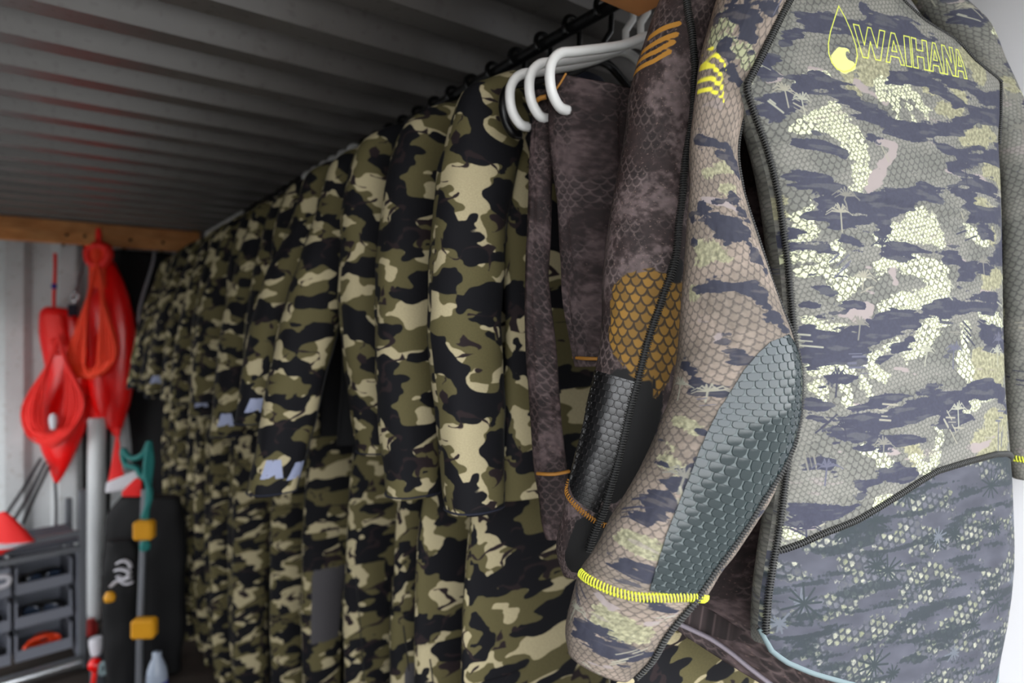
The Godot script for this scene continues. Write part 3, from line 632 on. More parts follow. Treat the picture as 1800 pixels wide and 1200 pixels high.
# ---------------------------------------------------------------- brown suits
func brown_suits() -> void:
	var t := thing("wetsuit_jacket", "brown mottled wetsuit jacket with a gold elbow patch and gold shoulder stripes", "jacket")
	var g := Print.new(0.0, 0.0, 0.34, 0.95, 0.004)
	g.s("G", [0.0642, 0.541, 0.0375, 0.0537, 0.579, 0.027])
	g.s("G", [0.081, 0.5279, 0.0315, 0.069, 0.5564, 0.0315, 0.064, 0.585, 0.027, 0.0765, 0.6028, 0.0225, 0.0858, 0.5136, 0.0195])
	g.s("G", [0.1188, 0.5232, 0.0195, 0.1103, 0.5755, 0.018, 0.1023, 0.6088, 0.0135, 0.0996, 0.6361, 0.006])
	g.s("G", [0.0901, 0.5053, 0.0105])
	g.s("B", [0.0628, 0.6456, 0.03, 0.0576, 0.6789, 0.03, 0.0556, 0.7217, 0.0285, 0.0565, 0.761, 0.0225])
	g.s("B", [0.1121, 0.4875, 0.0105, 0.1007, 0.5505, 0.0105, 0.0891, 0.6123, 0.0135, 0.0884, 0.6575, 0.0225, 0.0895, 0.7039, 0.0255, 0.0873, 0.7503, 0.0225, 0.0974, 0.6872, 0.0225])
	g.s("B", [0.0856, 0.8418, 0.03, 0.0814, 0.8977, 0.03, 0.1, 0.8002, 0.015])
	g.s("S", [0.0213, 0.1831, 0.0037, 0.054, 0.1736, 0.0037, 0.0771, 0.1676, 0.0037])
	g.s("S", [0.0133, 0.2021, 0.0037, 0.0504, 0.1902, 0.0037, 0.0775, 0.1819, 0.0037])
	g.s("S", [0.0025, 0.2176, 0.0037, 0.0502, 0.2045, 0.0037, 0.0763, 0.1926, 0.0037])
	g.s("S", [0.0025, 0.2319, 0.0037, 0.0492, 0.2188, 0.0037, 0.0735, 0.2057, 0.0037])

	M.brown_sleeve = tex_mat(brown_tex(408, 1140, 61, g), 0.7, 0.4)
	M.brown_sleeve.albedo_color = Color(0.90, 0.88, 0.87)
	var s := loft([0.7559, 2.2596, -0.5615, 0.0337, -0.008, 0.0248, -0.0139, 0, 0.0189, 0.7338, 2.2156, -0.5591, 0.03, -0.0039, 0.022, -0.0122, 0, 0.0166, 0.708, 2.1765, -0.5594, 0.0316, -0.0038, 0.0232, -0.0128, 0, 0.0175, 0.6852, 2.1105, -0.5638, 0.0362, -0.0038, 0.0266, -0.0147, 0, 0.02, 0.6687, 2.0459, -0.5635, 0.0394, -0.0038, 0.0289, -0.016, 0, 0.0217, 0.6585, 1.9768, -0.5648, 0.0407, -0.0037, 0.0299, -0.0165, 0, 0.0224, 0.6483, 1.9121, -0.5661, 0.0431, -0.0074, 0.0317, -0.0176, 0, 0.024, 0.6402, 1.8593, -0.5658, 0.0447, -0.0074, 0.0328, -0.0182, 0, 0.0248, 0.6329, 1.7998, -0.565, 0.0456, -0.0073, 0.0335, -0.0186, 0, 0.0253, 0.6258, 1.73, -0.564, 0.045, -0.011, 0.0331, -0.0185, 0, 0.0252, 0.6156, 1.6611, -0.5653, 0.0453, -0.0145, 0.0333, -0.0189, 0, 0.0257, 0.5964, 1.5912, -0.5731, 0.043, -0.0162, 0.0316, -0.0182, 0, 0.0247, 0.5728, 1.5329, -0.5843, 0.0338, -0.0143, 0.0248, -0.0144, 0, 0.0196, 0.5581, 1.4952, -0.5951, 0.0266, -0.0125, 0.0195, -0.0115, 0, 0.0156, 0.546, 1.4522, -0.604, 0.0214, -0.009, 0.0157, -0.0091, 0, 0.0124, 0.5419, 1.4243, -0.607, 0.0104, -0.0025, 0.0076, -0.0043, 0, 0.0058], 110, 60, 2.2, 0.003, 14.0, 3)
	obj("sleeve", loft_mesh(s, Vector2.ZERO, Vector2.ZERO, 0.005, false), M.brown_sleeve, t)
	elbow_pad(t, s, [0.0075, 0.6596, 0.2256, 0.6608, 0.219, 0.6934, 0.2225, 0.7309, 0.2345, 0.7797, 0.2534, 0.8423, 0.1196, 0.8285, 0.0319, 0.8048, 0.0075, 0.7672, 0.0236, 0.7297], Color(0.028, 0.027, 0.029), 0.0068, 0.0078, "glossy black elbow pad of small moulded scales", Color(0.16, 0.15, 0.15), 0.3)
	seam(t, along(s, [0.1236, 0.0651, 0.2447, 0.1564, 0.3194, 0.219, 0.3461, 0.2653, 0.3417, 0.3129, 0.3278, 0.3592, 0.3258, 0.4531, 0.3211, 0.5056, 0.2789, 0.562, 0.2495, 0.602, 0.2325, 0.6458, 0.224, 0.6896, 0.2299, 0.7284, 0.2455, 0.7747, 0.2738, 0.8461, 0.2849, 0.9136], 14, 0.0015), Vector3.ZERO, 0.0048, s, [0.1236, 0.0651, 0.2447, 0.1564, 0.3194, 0.219, 0.3461, 0.2653, 0.3417, 0.3129, 0.3278, 0.3592, 0.3258, 0.4531, 0.3211, 0.5056, 0.2789, 0.562, 0.2495, 0.602, 0.2325, 0.6458, 0.224, 0.6896, 0.2299, 0.7284, 0.2455, 0.7747, 0.2738, 0.8461, 0.2849, 0.9136])
	obj("cuff_stitching", coil(along(s, [0.0075, 0.8023, 0.0075, 0.821, 0.1217, 0.8398, 0.2117, 0.8523, 0.284, 0.8598, 0.3777, 0.8586], 12, 0.001), normals_along(s, [0.0075, 0.8023, 0.0075, 0.821, 0.1217, 0.8398, 0.2117, 0.8523, 0.284, 0.8598, 0.3777, 0.8586], 12), 0.0032, 0.0034, 0.0009, 0.5), M.thread_orange, t).set_meta("label", "orange wound stitching round the cuff")
	var body := loft([0.8821, 2.2837, -0.5556, 0.038, 0, 0.028, -0.0045, 0, 0.0061, 0.889, 2.215, -0.5505, 0.0588, 0, 0.0432, -0.0069, 0, 0.0094, 0.892, 2.1271, -0.5421, 0.0716, 0, 0.0526, -0.0084, 0, 0.0115, 0.8908, 2.0146, -0.5368, 0.0746, 0, 0.0548, -0.0088, 0, 0.0119, 0.8862, 1.8441, -0.534, 0.0742, 0, 0.0545, -0.0087, 0, 0.0119, 0.8745, 1.6338, -0.5301, 0.0758, 0, 0.0557, -0.0089, 0, 0.0121, 0.8586, 1.4694, -0.5294, 0.0817, 0, 0.06, -0.0096, 0, 0.0131, 0.8395, 1.3739, -0.531, 0.0907, 0, 0.0666, -0.0107, 0, 0.0145, 0.8307, 1.3148, -0.5313, 0.0945, -0.0448, 0.0694, -0.0119, 0, 0.0162, 0.819, 1.2466, -0.5337, 0.1012, -0.0769, 0.0743, -0.0139, 0, 0.019], 60, 48, 2.6, 0.004, 9.0, 6)
	obj("body", loft_mesh(body, Vector2(0.6, 0.6), Vector2.ZERO, 0.005), M.brown, t)
	obj("hem_edge", tube(smooth(v3([0.7131, 1.3276, -0.5867, 0.7268, 1.3197, -0.5704, 0.7465, 1.3077, -0.5522, 0.7669, 1.2898, -0.5347, 0.7828, 1.2729, -0.5206, 0.804, 1.2518, -0.5013, 0.8348, 1.2238, -0.4787]), 6), 0.0048, 8, 0.7), M.brown_edge, t).set_meta("label", "pale grey edge of the hem")
	# two pairs of trousers over the white hangers
	t = thing("wetsuit_trousers", "narrow brown mottled wetsuit trousers with an orange ankle stitch, nearest the camouflage suits", "trousers", Vector3.ZERO, "brown trousers on the white hangers")
	s = loft([0.6312, 2.107, -0.7771, 0.0121, 0.0009, 0.0089, -0.0045, 0, 0.0061, 0.6287, 2.0353, -0.7789, 0.0146, 0, 0.0107, -0.0054, 0, 0.0073, 0.628, 1.9778, -0.7795, 0.0153, -0.0044, 0.0113, -0.0058, 0, 0.0079, 0.6252, 1.8849, -0.7816, 0.0153, -0.0088, 0.0113, -0.0062, 0, 0.0085, 0.6234, 1.7964, -0.7829, 0.0157, -0.0088, 0.0115, -0.0063, 0, 0.0086, 0.628, 1.7079, -0.7795, 0.0182, -0.0088, 0.0134, -0.0072, 0, 0.0098, 0.6341, 1.6194, -0.775, 0.0207, -0.0088, 0.0152, -0.008, 0, 0.0109, 0.6398, 1.553, -0.7708, 0.0207, -0.0044, 0.0152, -0.0077, 0, 0.0105, 0.6434, 1.4955, -0.7682, 0.02, 0, 0.0147, -0.0073, 0, 0.01, 0.6448, 1.4358, -0.7672, 0.0157, -0.0022, 0.0115, -0.0058, 0, 0.0079, 0.6455, 1.4114, -0.7666, 0.0107, 0, 0.0079, -0.0039, 0, 0.0053], 70, 32, 2.2, 0.004, 10.0, 12, 0.004)
	obj("leg", loft_mesh(s, Vector2(0.6, 0.6), Vector2(0.2, 0.1), 0.005), M.brown, t)
	obj("ankle_stitching", tube(smooth(v3([0.6016, 1.5191, -0.7555, 0.6049, 1.5204, -0.7406, 0.6152, 1.5208, -0.7306, 0.6294, 1.5225, -0.7251, 0.6401, 1.5225, -0.7272]), 4), 0.0028, 6), M.thread_orange, t)
	obj("printed_mark", tube(v3([0.6126, 2.0848, -0.7722, 0.6139, 2.0874, -0.7626, 0.6196, 2.0884, -0.7559]), 0.004, 6), M.thread_orange, t)
	t = thing("wetsuit_trousers", "wider brown mottled wetsuit trousers folded over white hangers beside the gold-patched sleeve", "trousers", Vector3.ZERO, "brown trousers on the white hangers")
	s = loft([0.6711, 2.1068, -0.7106, 0.0498, -0.012, 0.0366, -0.0082, 0, 0.0112, 0.6708, 2.0626, -0.7109, 0.0502, -0.0064, 0.0368, -0.0081, 0, 0.0111, 0.6701, 2.0219, -0.7114, 0.0495, -0.0043, 0.0363, -0.008, 0, 0.0109, 0.6708, 1.9446, -0.7109, 0.0446, -0.0043, 0.0328, -0.0072, 0, 0.0098, 0.6721, 1.8673, -0.7098, 0.0391, -0.0043, 0.0287, -0.0063, 0, 0.0086, 0.6728, 1.7815, -0.7093, 0.0329, -0.0043, 0.0241, -0.0053, 0, 0.0073, 0.6725, 1.7128, -0.7096, 0.0263, -0.0043, 0.0193, -0.0043, 0, 0.0058, 0.6718, 1.6819, -0.7101, 0.0214, 0.0009, 0.0158, -0.0035, 0, 0.0047], 70, 48, 2.6, 0.005, 9.0, 14, 0.006)
	obj("leg", loft_mesh(s, Vector2(0.6, 0.6), Vector2(0.5, 0.4), 0.005), M.brown, t)
	obj("ankle_stitching", tube(smooth(v3([0.6523, 1.6929, -0.7306, 0.6539, 1.692, -0.7046, 0.6688, 1.6921, -0.6899, 0.6982, 1.6946, -0.6969]), 4), 0.0028, 6), M.thread_orange, t)
	obj("gold_piping", tube(v3([0.6235, 2.1113, -0.7146, 0.6167, 2.0971, -0.7195, 0.6119, 2.0848, -0.7293]), 0.0018, 6), M.thread_orange, t)

# ---------------------------------------------------------------- rail and hangers
func hanger(z: float, white: bool, label: String, group: String, span := 1.0, yaw := 0.0) -> Node3D:
	var t := thing("clothes_hanger", label, "hanger", Vector3(RAIL.x, RAIL.y, z), group)
	t.rotation.y = yaw
	var m: Material = M.white_plastic if white else M.black_plastic
	var hook := PackedVector3Array()
	if white and z < -1.5: hook.append(Vector3(-0.021, -0.05, 0))
	for i in 15:
		var a := lerpf(-0.9, PI + 0.25, i / 14.0)
		hook.append(Vector3(cos(a) * -0.0205, sin(a) * 0.0205 + 0.001, 0))
	hook.append(Vector3(0.018, -0.035, 0))
	hook.append(Vector3(0.0, -0.06, 0))
	hook.append(Vector3(0.0, -0.1, 0))
	obj("hook", tube(hook, (0.0078 if z < -1.5 else 0.0055) if white else 0.0045, 8, 1.3), m, t)
	var arm := v3([-0.232, -0.268, 0, -0.252, -0.266, 0, -0.270, -0.245, 0, -0.272, -0.212, 0, -0.252, -0.188, 0, -0.21, -0.174, 0, -0.1, -0.137, 0, -0.03, -0.104, 0, 0, -0.098, 0, 0.03, -0.104, 0, 0.1, -0.137, 0, 0.21, -0.174, 0, 0.252, -0.188, 0, 0.272, -0.212, 0, 0.270, -0.245, 0, 0.252, -0.266, 0, 0.232, -0.268, 0])
	for k in arm.size(): arm[k].x *= span
	obj("shoulder_bar", tube(smooth(arm, 4), 0.0078 if white else 0.008, 10), m, t)
	return t

func rail_and_hangers() -> void:
	var r := obj("clothes_rail", tube(PackedVector3Array([Vector3(RAIL.x, RAIL.y, -4.56), Vector3(RAIL.x, RAIL.y, -2.0), Vector3(RAIL.x, RAIL.y, -0.12)]), 0.0125, 14), M.rail)
	tag(r, "long steel pipe rail under the ceiling carrying all the suits", "rail")
	var where := ["nearest the camera of the three whose arms show beside the brown trousers", "middle one of the three whose arms show beside the brown trousers", "nearest the camouflage suits of the three bare-armed ones"]
	for k in 3:
		hanger(-0.735 - 0.036 * k, true, "white plastic hanger, " + where[k], "white hangers with bare arms", 0.9, [0.05, 0.0, -0.06][k])

	hanger(-0.862, false, "black plastic hanger with a curled end between the white hangers and the camouflage row", "", 0.84, 0.0)

	# the two jackets in front hang from the same rail by hooks that rise out of their collars
	neck_hook(body_point(0.0, 0.52, 1.0) + Vector3(N_[0], 0, N_[2]) * -0.03, "white hanger rising out of the collar of the front jacket with the drop logo")
	neck_hook(Vector3(RAIL.x - 0.02, 2.14, -0.56), "white hanger rising out of the brown jacket with the gold elbow patch")

func neck_hook(at: Vector3, label: String) -> void:
	var t := thing("clothes_hanger", label, "hanger", at, "")
	var d := Vector3(RAIL.x - at.x, RAIL.y - at.y, 0)
	var hook := PackedVector3Array()
	for i in 13:
		var a := lerpf(-0.9, PI + 0.25, i / 12.0)
		hook.append(d + Vector3(cos(a) * -0.0195, sin(a) * 0.0195 + 0.001, 0))
	for q in [d + Vector3(0.012, -0.03, 0), d * 0.5 + Vector3(0.004, 0, 0), Vector3(0, 0.0, 0), Vector3(0, -0.03, 0)]: hook.append(q)
	obj("hook", tube(hook, 0.0055, 8), M.white_plastic, t)
	var bar := PackedVector3Array([Vector3(-0.055, -0.05, 0.0), Vector3(0, -0.03, 0), Vector3(0.055, -0.05, 0.0)])
	obj("shoulder_bar", tube(smooth(bar, 5), 0.007, 8), M.white_plastic, t)

# ---------------------------------------------------------------- the long row of camouflage suits
func band(s: Dictionary, v0: float, v1: float, off: float) -> ArrayMesh:
	var P := []
	var U := []
	for i in 5:
		var row := PackedVector3Array()
		var uv := PackedVector2Array()
		for j in 33:
			row.append(on(s, float(j % 32) / 32.0, lerpf(v0, v1, i / 4.0), off if i in [1, 2, 3] else -0.001))
			uv.append(Vector2(j / 32.0, i / 4.0))
		P.append(row)
		U.append(uv)
	return grid_mesh(P, U)

func sleeve_stations(side: float, cuff: Vector3, bend: float) -> Array:
	# from the neck over the shoulder down to the cuff; local, side -1 is the one towards the camera
	var top := Vector3(0.10 * side, -0.155, 0)
	var sh := Vector3(0.195 * side, -0.205, 0)
	var up := Vector3(0.235 * side, -0.30, 0)
	var el := up.lerp(cuff, 0.5) + Vector3(0.02 * side, 0, bend)
	var r := []
	for q in [[top, 0.058, 0.038, 0.55], [sh, 0.072, 0.044, 0.75], [up, 0.070, 0.050, 0.95], [up.lerp(el, 0.5) + Vector3(0.008 * side, 0, 0), 0.067, 0.053, 1.0], [el, 0.066, 0.052, 1.0], [el.lerp(cuff, 0.5), 0.061, 0.049, 1.0], [el.lerp(cuff, 0.85), 0.055, 0.044, 1.0], [cuff, 0.053, 0.043, 1.0]]:
		var c: Vector3 = q[0]
		var k: float = q[3]
		# half width: across x, tilting with the shoulder slope at the top
		var ax = Vector3(k, (1.0 - k) * 1.1 * side, 0).normalized() * q[1]
		r.append_array([c.x, c.y, c.z, ax.x, ax.y, ax.z, 0, 0, q[2]])
	return r

func camo_row() -> void:
	var swing := [0.0, 0.01, -0.03, 0.16, 0.15, -0.02, 0.05, 0.10, -0.01, 0.07, 0.04, 0.08, 0.03, 0.05, 0.07, 0.04, 0.06, 0.08, 0.05, 0.07, 0.09, 0.06, 0.08, 0.1]
	var reach := [-0.90, -0.91, -0.86, -0.96, -0.82, -0.90, -0.86, -0.93, -0.90, -0.85, -0.92, -0.88, -0.91, -0.9, -0.87, -0.92, -0.9, -0.88, -0.91, -0.9, -0.93, -0.88, -0.9, -0.92]
	for i in 19:
		var z := -0.95 - 0.18 * i
		var white := (z < -1.86 and z > -2.42) or z < -3.3
		var place: String = COUNT[i] + " along the rail behind the brown suits"
		if i == 18: place = "last along the rail by the end beam"
		var tone := "white" if white else "black"
		hanger(z, white, tone + " hanger in the camouflage jacket " + place, tone + " hangers of the camouflage jackets", 0.74, rng.randf_range(-0.05, 0.05))
		hanger(z - 0.09, white, tone + " hanger of the camouflage trousers " + place, tone + " hangers of the camouflage trousers", 0.6, rng.randf_range(-0.05, 0.05))
		camo_jacket(i, z, place, swing[i], reach[i])
		camo_trousers(i, z - 0.09, place)
	camo_trousers(24, -0.665, "hanging below the gold-patched brown sleeve, before all the other camouflage suits")

func camo_jacket(i: int, z: float, place: String, swing: float, reach: float) -> void:
	var t := thing("wetsuit_jacket", "woodland camouflage wetsuit jacket, " + place, "jacket", Vector3(RAIL.x + rng.randf_range(-0.015, 0.015), RAIL.y, z), "camouflage jackets along the rail")
	t.rotation.y = TURN[i % 6]
	var m: Material = M.camo[i % 2]
	var sh := Vector2(rng.randf(), rng.randf())
	var near := i < 5
	var st := []
	for q in [[-0.115, 0.062, 0.042], [-0.135, 0.075, 0.042], [-0.165, 0.12, 0.038], [-0.21, 0.165, 0.036], [-0.28, 0.185, 0.034], [-0.40, 0.185, 0.034], [-0.60, 0.175, 0.033], [-0.78, 0.18, 0.033], [-0.90, 0.19, 0.030]]:
		st.append_array([0, q[0], 0, q[1], 0, 0, 0, 0, q[2]])
	obj("body", loft_mesh(loft(st, 40, 40, 2.4, 0.003, 8.0, i), Vector2(0.62, 0.43), sh, 0.005), m if i == 0 else M.black_cloth_and_shade, t)
	var neck := []
	for q in [[-0.14, 0.070, 0.042], [-0.12, 0.062, 0.041], [-0.100, 0.064, 0.042]]: neck.append_array([0, q[0], 0, q[1], 0, 0, 0, 0, q[2]])
	obj("collar", loft_mesh(loft(neck, 8, 28), Vector2(0.62, 0.43), sh, 0.005, false), M.navy_cuff, t)
	for side in [-1, 1]:
		var cuff := Vector3((0.255 + (swing + 0.008 * maxf(0.0, i - 7) if side < 0 else 0.0)) * side, reach if side < 0 else reach + 0.03, rng.randf_range(-0.008, 0.02))
		var s := loft(sleeve_stations(side, cuff, rng.randf_range(-0.01, 0.015)), 56 if side < 0 else 30, 36, 2.3, 0.005, 11.0, i * 2 + side + 5)
		var o := obj("sleeve", loft_mesh(s, Vector2(0.62, 0.43), sh + Vector2(0.35, 0.2) * (side + 2.0), 0.005, false), m, t)
		obj("cuff", band(s, 0.975, 1.0, 0.0022), M.navy_cuff, o)
		if side < 0:
			if near:
				var ln := PackedVector3Array()
				for k in 50: ln.append(on(s, 0.44, 0.08 + 0.9 * k / 49.0, 0.0008))
				obj("seam", tube(ln, 0.0018, 6), M.seam_black, o)
			if i in [3, 4, 7, 10, 14, 18]:
				emblem(o, s, 0.19, 0.845)
				if i == 3: emblem(o, s, 0.36, 0.86)

# a pale printed mark of slanted strokes near the cuff
func emblem(parent: Node, s: Dictionary, u: float, v: float) -> void:
	var P := begin()
	for bar in [[[-1.0, 1.0], [-0.5, -1.0]], [[-0.5, -1.0], [-0.05, 0.6]], [[-0.05, 0.6], [0.35, -1.0]], [[0.35, -1.0], [0.95, 1.0]], [[-0.6, 0.9], [0.5, 0.2]]]:
		var a := Vector2(u + bar[0][0] * 0.055, v + bar[0][1] * 0.034)
		var b := Vector2(u + bar[1][0] * 0.055, v + bar[1][1] * 0.034)
		var w := 0.020
		for k in 4:
			var p := a.lerp(b, k / 4.0)
			var q := a.lerp(b, (k + 1) / 4.0)
			quad(P, on(s, p.x - w, p.y, 0.0015), on(s, p.x + w, p.y, 0.0015), on(s, q.x + w, q.y, 0.0015), on(s, q.x - w, q.y, 0.0015), nrm(s, p.x, p.y))
	obj("printed_emblem", P.commit(), M.pale_print, parent).set_meta("label", "pale blue-white printed emblem")

func camo_trousers(i: int, z: float, place: String) -> void:
	var t := thing("wetsuit_trousers", "woodland camouflage wetsuit trousers, " + place, "trousers", Vector3(RAIL.x + rng.randf_range(-0.02, 0.02), RAIL.y, z), "camouflage trousers along the rail")
	t.rotation.y = TURN[i % 6]
	var wide := 1.0 if i in [0, 1, 24] else ((0.42 if i % 2 else 0.8) if i < 10 else lerpf(0.85, 1.25, (i - 8) / 10.0))
	var m: Material = M.camo[(i + 1) % 2]
	var sh := Vector2(rng.randf(), rng.randf())
	var st := []
	for q in [[-0.17, 0.10, 0.016], [-0.25, 0.14, 0.018], [-0.5, 0.15, 0.020], [-0.85, 0.165, 0.024], [-1.05, 0.19, 0.030], [-1.25, 0.20, 0.032], [-1.36, 0.195, 0.030]]:
		st.append_array([0.06 - 0.06 * wide, q[0], 0, q[1] * wide, 0, 0, 0, 0, q[2]])
	obj("body", loft_mesh(loft(st, 30, 36, 2.4, 0.003, 7.0, i + 60), Vector2(0.62, 0.43), sh, 0.005), m, t)
	for side in [-1, 1]:
		var k: float = side * 1.0
		var leg := []
		for q in [[0.10, -1.26, 0.096, 0.032], [0.105, -1.40, 0.095, 0.034], [0.12, -1.60, 0.082, 0.034], [0.125, -1.80, 0.074, 0.032], [0.12, -2.0, 0.070, 0.030], [0.11, -2.2, 0.055, 0.028], [0.11, -2.285, 0.050, 0.026]]:
			leg.append_array([q[0] * k * wide + 0.06 - 0.06 * wide, q[1], 0, q[2] * lerpf(1.0, wide, 0.7), 0, 0, 0, 0, q[3]])
		var s := loft(leg, 36, 28, 2.3, 0.006, 8.0, i * 3 + side + 90)
		var o := obj("leg", loft_mesh(s, Vector2(0.62, 0.43), sh + Vector2(0.4, 0.3) * (side + 2.0), 0.005), m if side < 0 or i in [0, 24] else M.black_cloth_and_shade, t)  # far leg black instead of camouflage: gap shade put into its colour
		if side < 0:
			if i < 6:
				var ln := PackedVector3Array()
				for q in 40: ln.append(on(s, 0.12 + 0.25 * q / 39.0, 0.05 + 0.9 * q / 39.0, 0.0008))
				obj("seam", tube(ln, 0.0018, 6), M.seam_black, o)
			if not i in [2, 3, 6]: continue
			var P := []
			var U := []
			for a in 9:
				var row := PackedVector3Array()
				var uv := PackedVector2Array()
				for b in 11:
					row.append(on(s, 0.12 + 0.26 * b / 10.0, 0.14 + 0.22 * a / 8.0, 0.0025 if a > 0 and a < 8 and b > 0 and b < 10 else -0.001))
					uv.append(Vector2(b, a) / 10.0)
				P.append(row)
				U.append(uv)
			obj("knee_pad", grid_mesh(P, U, false), M.pad_grey, o)

# ---------------------------------------------------------------- floats and lines hung from the end beam
func hank(t: Node, called: String, ctr: Array, m: Material, strands: int, seed_: int, knot: Array) -> void:
	# a coil of line gathered at the top: loops of slightly different size; ctr: top, left, bottom, right points
	var r := RandomNumberGenerator.new()
	r.seed = seed_
	var p := v3(ctr)
	var st := begin()
	var P := []
	for k in strands:
		var c := PackedVector3Array()
		var mid := (p[1] + p[3]) / 2.0
		var f := r.randf_range(0.3, 1.0)
		var g := r.randf_range(0.7, 1.0)
		var dz := Vector3(0, 0, r.randf_range(-0.012, 0.03))
		for q in [p[0], p[0].lerp(p[1], 0.35) * 0.75 + p[0].lerp(p[2], 0.3) * 0.25, mid + (p[1] - mid) * f, mid + (p[1] - mid) * f * 0.75 + (p[2] - mid) * g * 0.7, mid + (p[2] - mid) * g, mid + (p[3] - mid) * f * 0.75 + (p[2] - mid) * g * 0.7, mid + (p[3] - mid) * f, p[0].lerp(p[3], 0.35) * 0.75 + p[0].lerp(p[2], 0.3) * 0.25, p[0]]:
			c.append(q + dz + Vector3(r.randf_range(-0.006, 0.006), r.randf_range(-0.008, 0.008), 0))
		st.append_from(tube(smooth(c, 6), 0.0058, 6), 0, Transform3D())
	obj(called, st.commit(), m, t)
	st = begin()
	var kn := v3(knot)
	for k in 5:
		var c := PackedVector3Array()
		for a in 13:
			var an := TAU * a / 12.0
			c.append(kn[0].lerp(kn[1], k / 4.0) + Vector3(cos(an) * 0.024, sin(an) * 0.004, sin(an) * 0.024))
		st.append_from(tube(c, 0.007, 6), 0, Transform3D())
	obj("whipping", st.commit(), m, t)

func floats() -> void:
	# right float: glossy red inflated bag
	var t := thing("float_buoy", "large glossy red inflated float hanging right of the other, orange line in front", "float", Vector3.ZERO, "red floats hung from the end beam")
	obj("air_bag", loft_mesh(loft([0.3156, 2.2227, -4.7562, 0.0287, -0.0053, 0.0211, -0.0117, 0, 0.0159, 0.327, 2.1356, -4.7478, 0.0602, -0.0036, 0.0442, -0.0244, 0, 0.0332, 0.3457, 1.9577, -4.7341, 0.1018, -0.0036, 0.0748, -0.0411, 0, 0.056, 0.3557, 1.7478, -4.7267, 0.1204, 0, 0.0885, -0.0487, 0, 0.0662, 0.3586, 1.5664, -4.7246, 0.1233, -0.0036, 0.0906, -0.0498, 0, 0.0678, 0.3543, 1.3849, -4.7278, 0.1104, -0.0071, 0.0811, -0.0447, 0, 0.0608, 0.3557, 1.2391, -4.7267, 0.0803, -0.0107, 0.059, -0.0326, 0, 0.0444, 0.3643, 1.1395, -4.7204, 0.0487, -0.0107, 0.0358, -0.02, 0, 0.0272], 40, 32, 2.1, 0.006, 6.0, 3), Vector2.ZERO, Vector2.ZERO, 0.0), M.red, t)
	obj("lower_fin", loft_mesh(loft([0.2655, 1.3583, -4.7682, 0.0371, 0, 0.0272, -0.0082, 0, 0.0111, 0.2798, 1.2486, -4.7577, 0.0514, -0.0035, 0.0377, -0.0113, 0, 0.0154, 0.3026, 1.1636, -4.7409, 0.0571, -0.0035, 0.0419, -0.0126, 0, 0.0171, 0.3682, 1.1424, -4.6927, 0.0371, -0.0035, 0.0272, -0.0082, 0, 0.0112, 0.3853, 1.0858, -4.6802, 0.0143, -0.0035, 0.0105, -0.0032, 0, 0.0044], 20, 20, 2.1), Vector2.ZERO, Vector2.ZERO, 0.0), M.red_cloth, t)
	obj("tether", tube(v3([0.3011, 2.1879, -4.7172, 0.2926, 2.2935, -4.7235, 0.2897, 2.364, -4.7256]), 0.012, 6), M.line_red, t)
	t = thing("line_coil", "orange float line coiled in a hank, hung by its knot from the beam", "rope coil", Vector3.ZERO, "coiled float lines")
	hank(t, "coil", [0.2768, 2.148, -4.5614, 0.1316, 1.5941, -4.668, 0.2467, 1.4615, -4.5835, 0.3672, 1.6382, -4.495], M.line_orange, 34, 4, [0.2795, 2.2227, -4.5594, 0.2768, 2.1208, -4.5614])
	obj("loop", tube(smooth(v3([0.2823, 2.2567, -4.5573, 0.3234, 2.2363, -4.5272, 0.3316, 2.1956, -4.5211, 0.3179, 2.1548, -4.5312, 0.2823, 2.1344, -4.5573, 0.2467, 2.1548, -4.5835, 0.233, 2.1956, -4.5936, 0.2412, 2.2363, -4.5875, 0.2823, 2.2567, -4.5573]), 6), 0.027, 10), M.line_red, t)
	obj("nail_loop", tube(smooth(v3([0.2795, 2.2499, -4.5594, 0.2741, 2.3043, -4.5634, 0.2823, 2.3519, -4.5573, 0.2905, 2.3043, -4.5513, 0.285, 2.2499, -4.5553]), 6), 0.010, 8), M.line_red, t)
	obj("gathered_neck", loft_mesh(loft([0.283, 2.2581, -4.5692, 0.0412, 0, 0.0303, -0.0151, 0, 0.0206, 0.2775, 2.19, -4.5732, 0.0412, 0, 0.0303, -0.0151, 0, 0.0206, 0.2789, 2.0877, -4.5722, 0.0398, 0, 0.0292, -0.0146, 0, 0.0199, 0.2789, 2.0026, -4.5722, 0.0426, 0, 0.0313, -0.0156, 0, 0.0213], 24, 24, 2.0, 0.004, 40.0, 2), Vector2.ZERO, Vector2.ZERO, 0.0), M.line_orange, t)
	# left float
	t = thing("float_buoy", "pointed red float hanging on the left, its tip above the rack", "float", Vector3.ZERO, "red floats hung from the end beam")
	obj("air_bag", loft_mesh(loft([0.065, 1.8908, -4.8534, 0.031, -0.0035, 0.0228, -0.0096, 0, 0.0131, 0.0875, 1.8488, -4.8369, 0.0873, 0.0035, 0.0642, -0.027, 0, 0.0367, 0.1016, 1.6776, -4.8265, 0.0958, 0, 0.0704, -0.0296, 0, 0.0402, 0.127, 1.5028, -4.8079, 0.0986, 0, 0.0724, -0.0304, 0, 0.0414, 0.127, 1.321, -4.8079, 0.1042, -0.007, 0.0766, -0.0322, 0, 0.0438, 0.1101, 1.1707, -4.8203, 0.1099, -0.0175, 0.0807, -0.0342, 0, 0.0465, 0.0932, 1.0274, -4.8327, 0.0873, -0.021, 0.0642, -0.0274, 0, 0.0374, 0.0875, 0.9138, -4.8369, 0.0479, -0.0122, 0.0352, -0.0151, 0, 0.0205, 0.0791, 0.8107, -4.8431, 0.0113, -0.007, 0.0083, -0.0039, 0, 0.0053], 44, 28, 2.1, 0.008, 6.0, 8), Vector2.ZERO, Vector2.ZERO, 0.0), M.red, t)
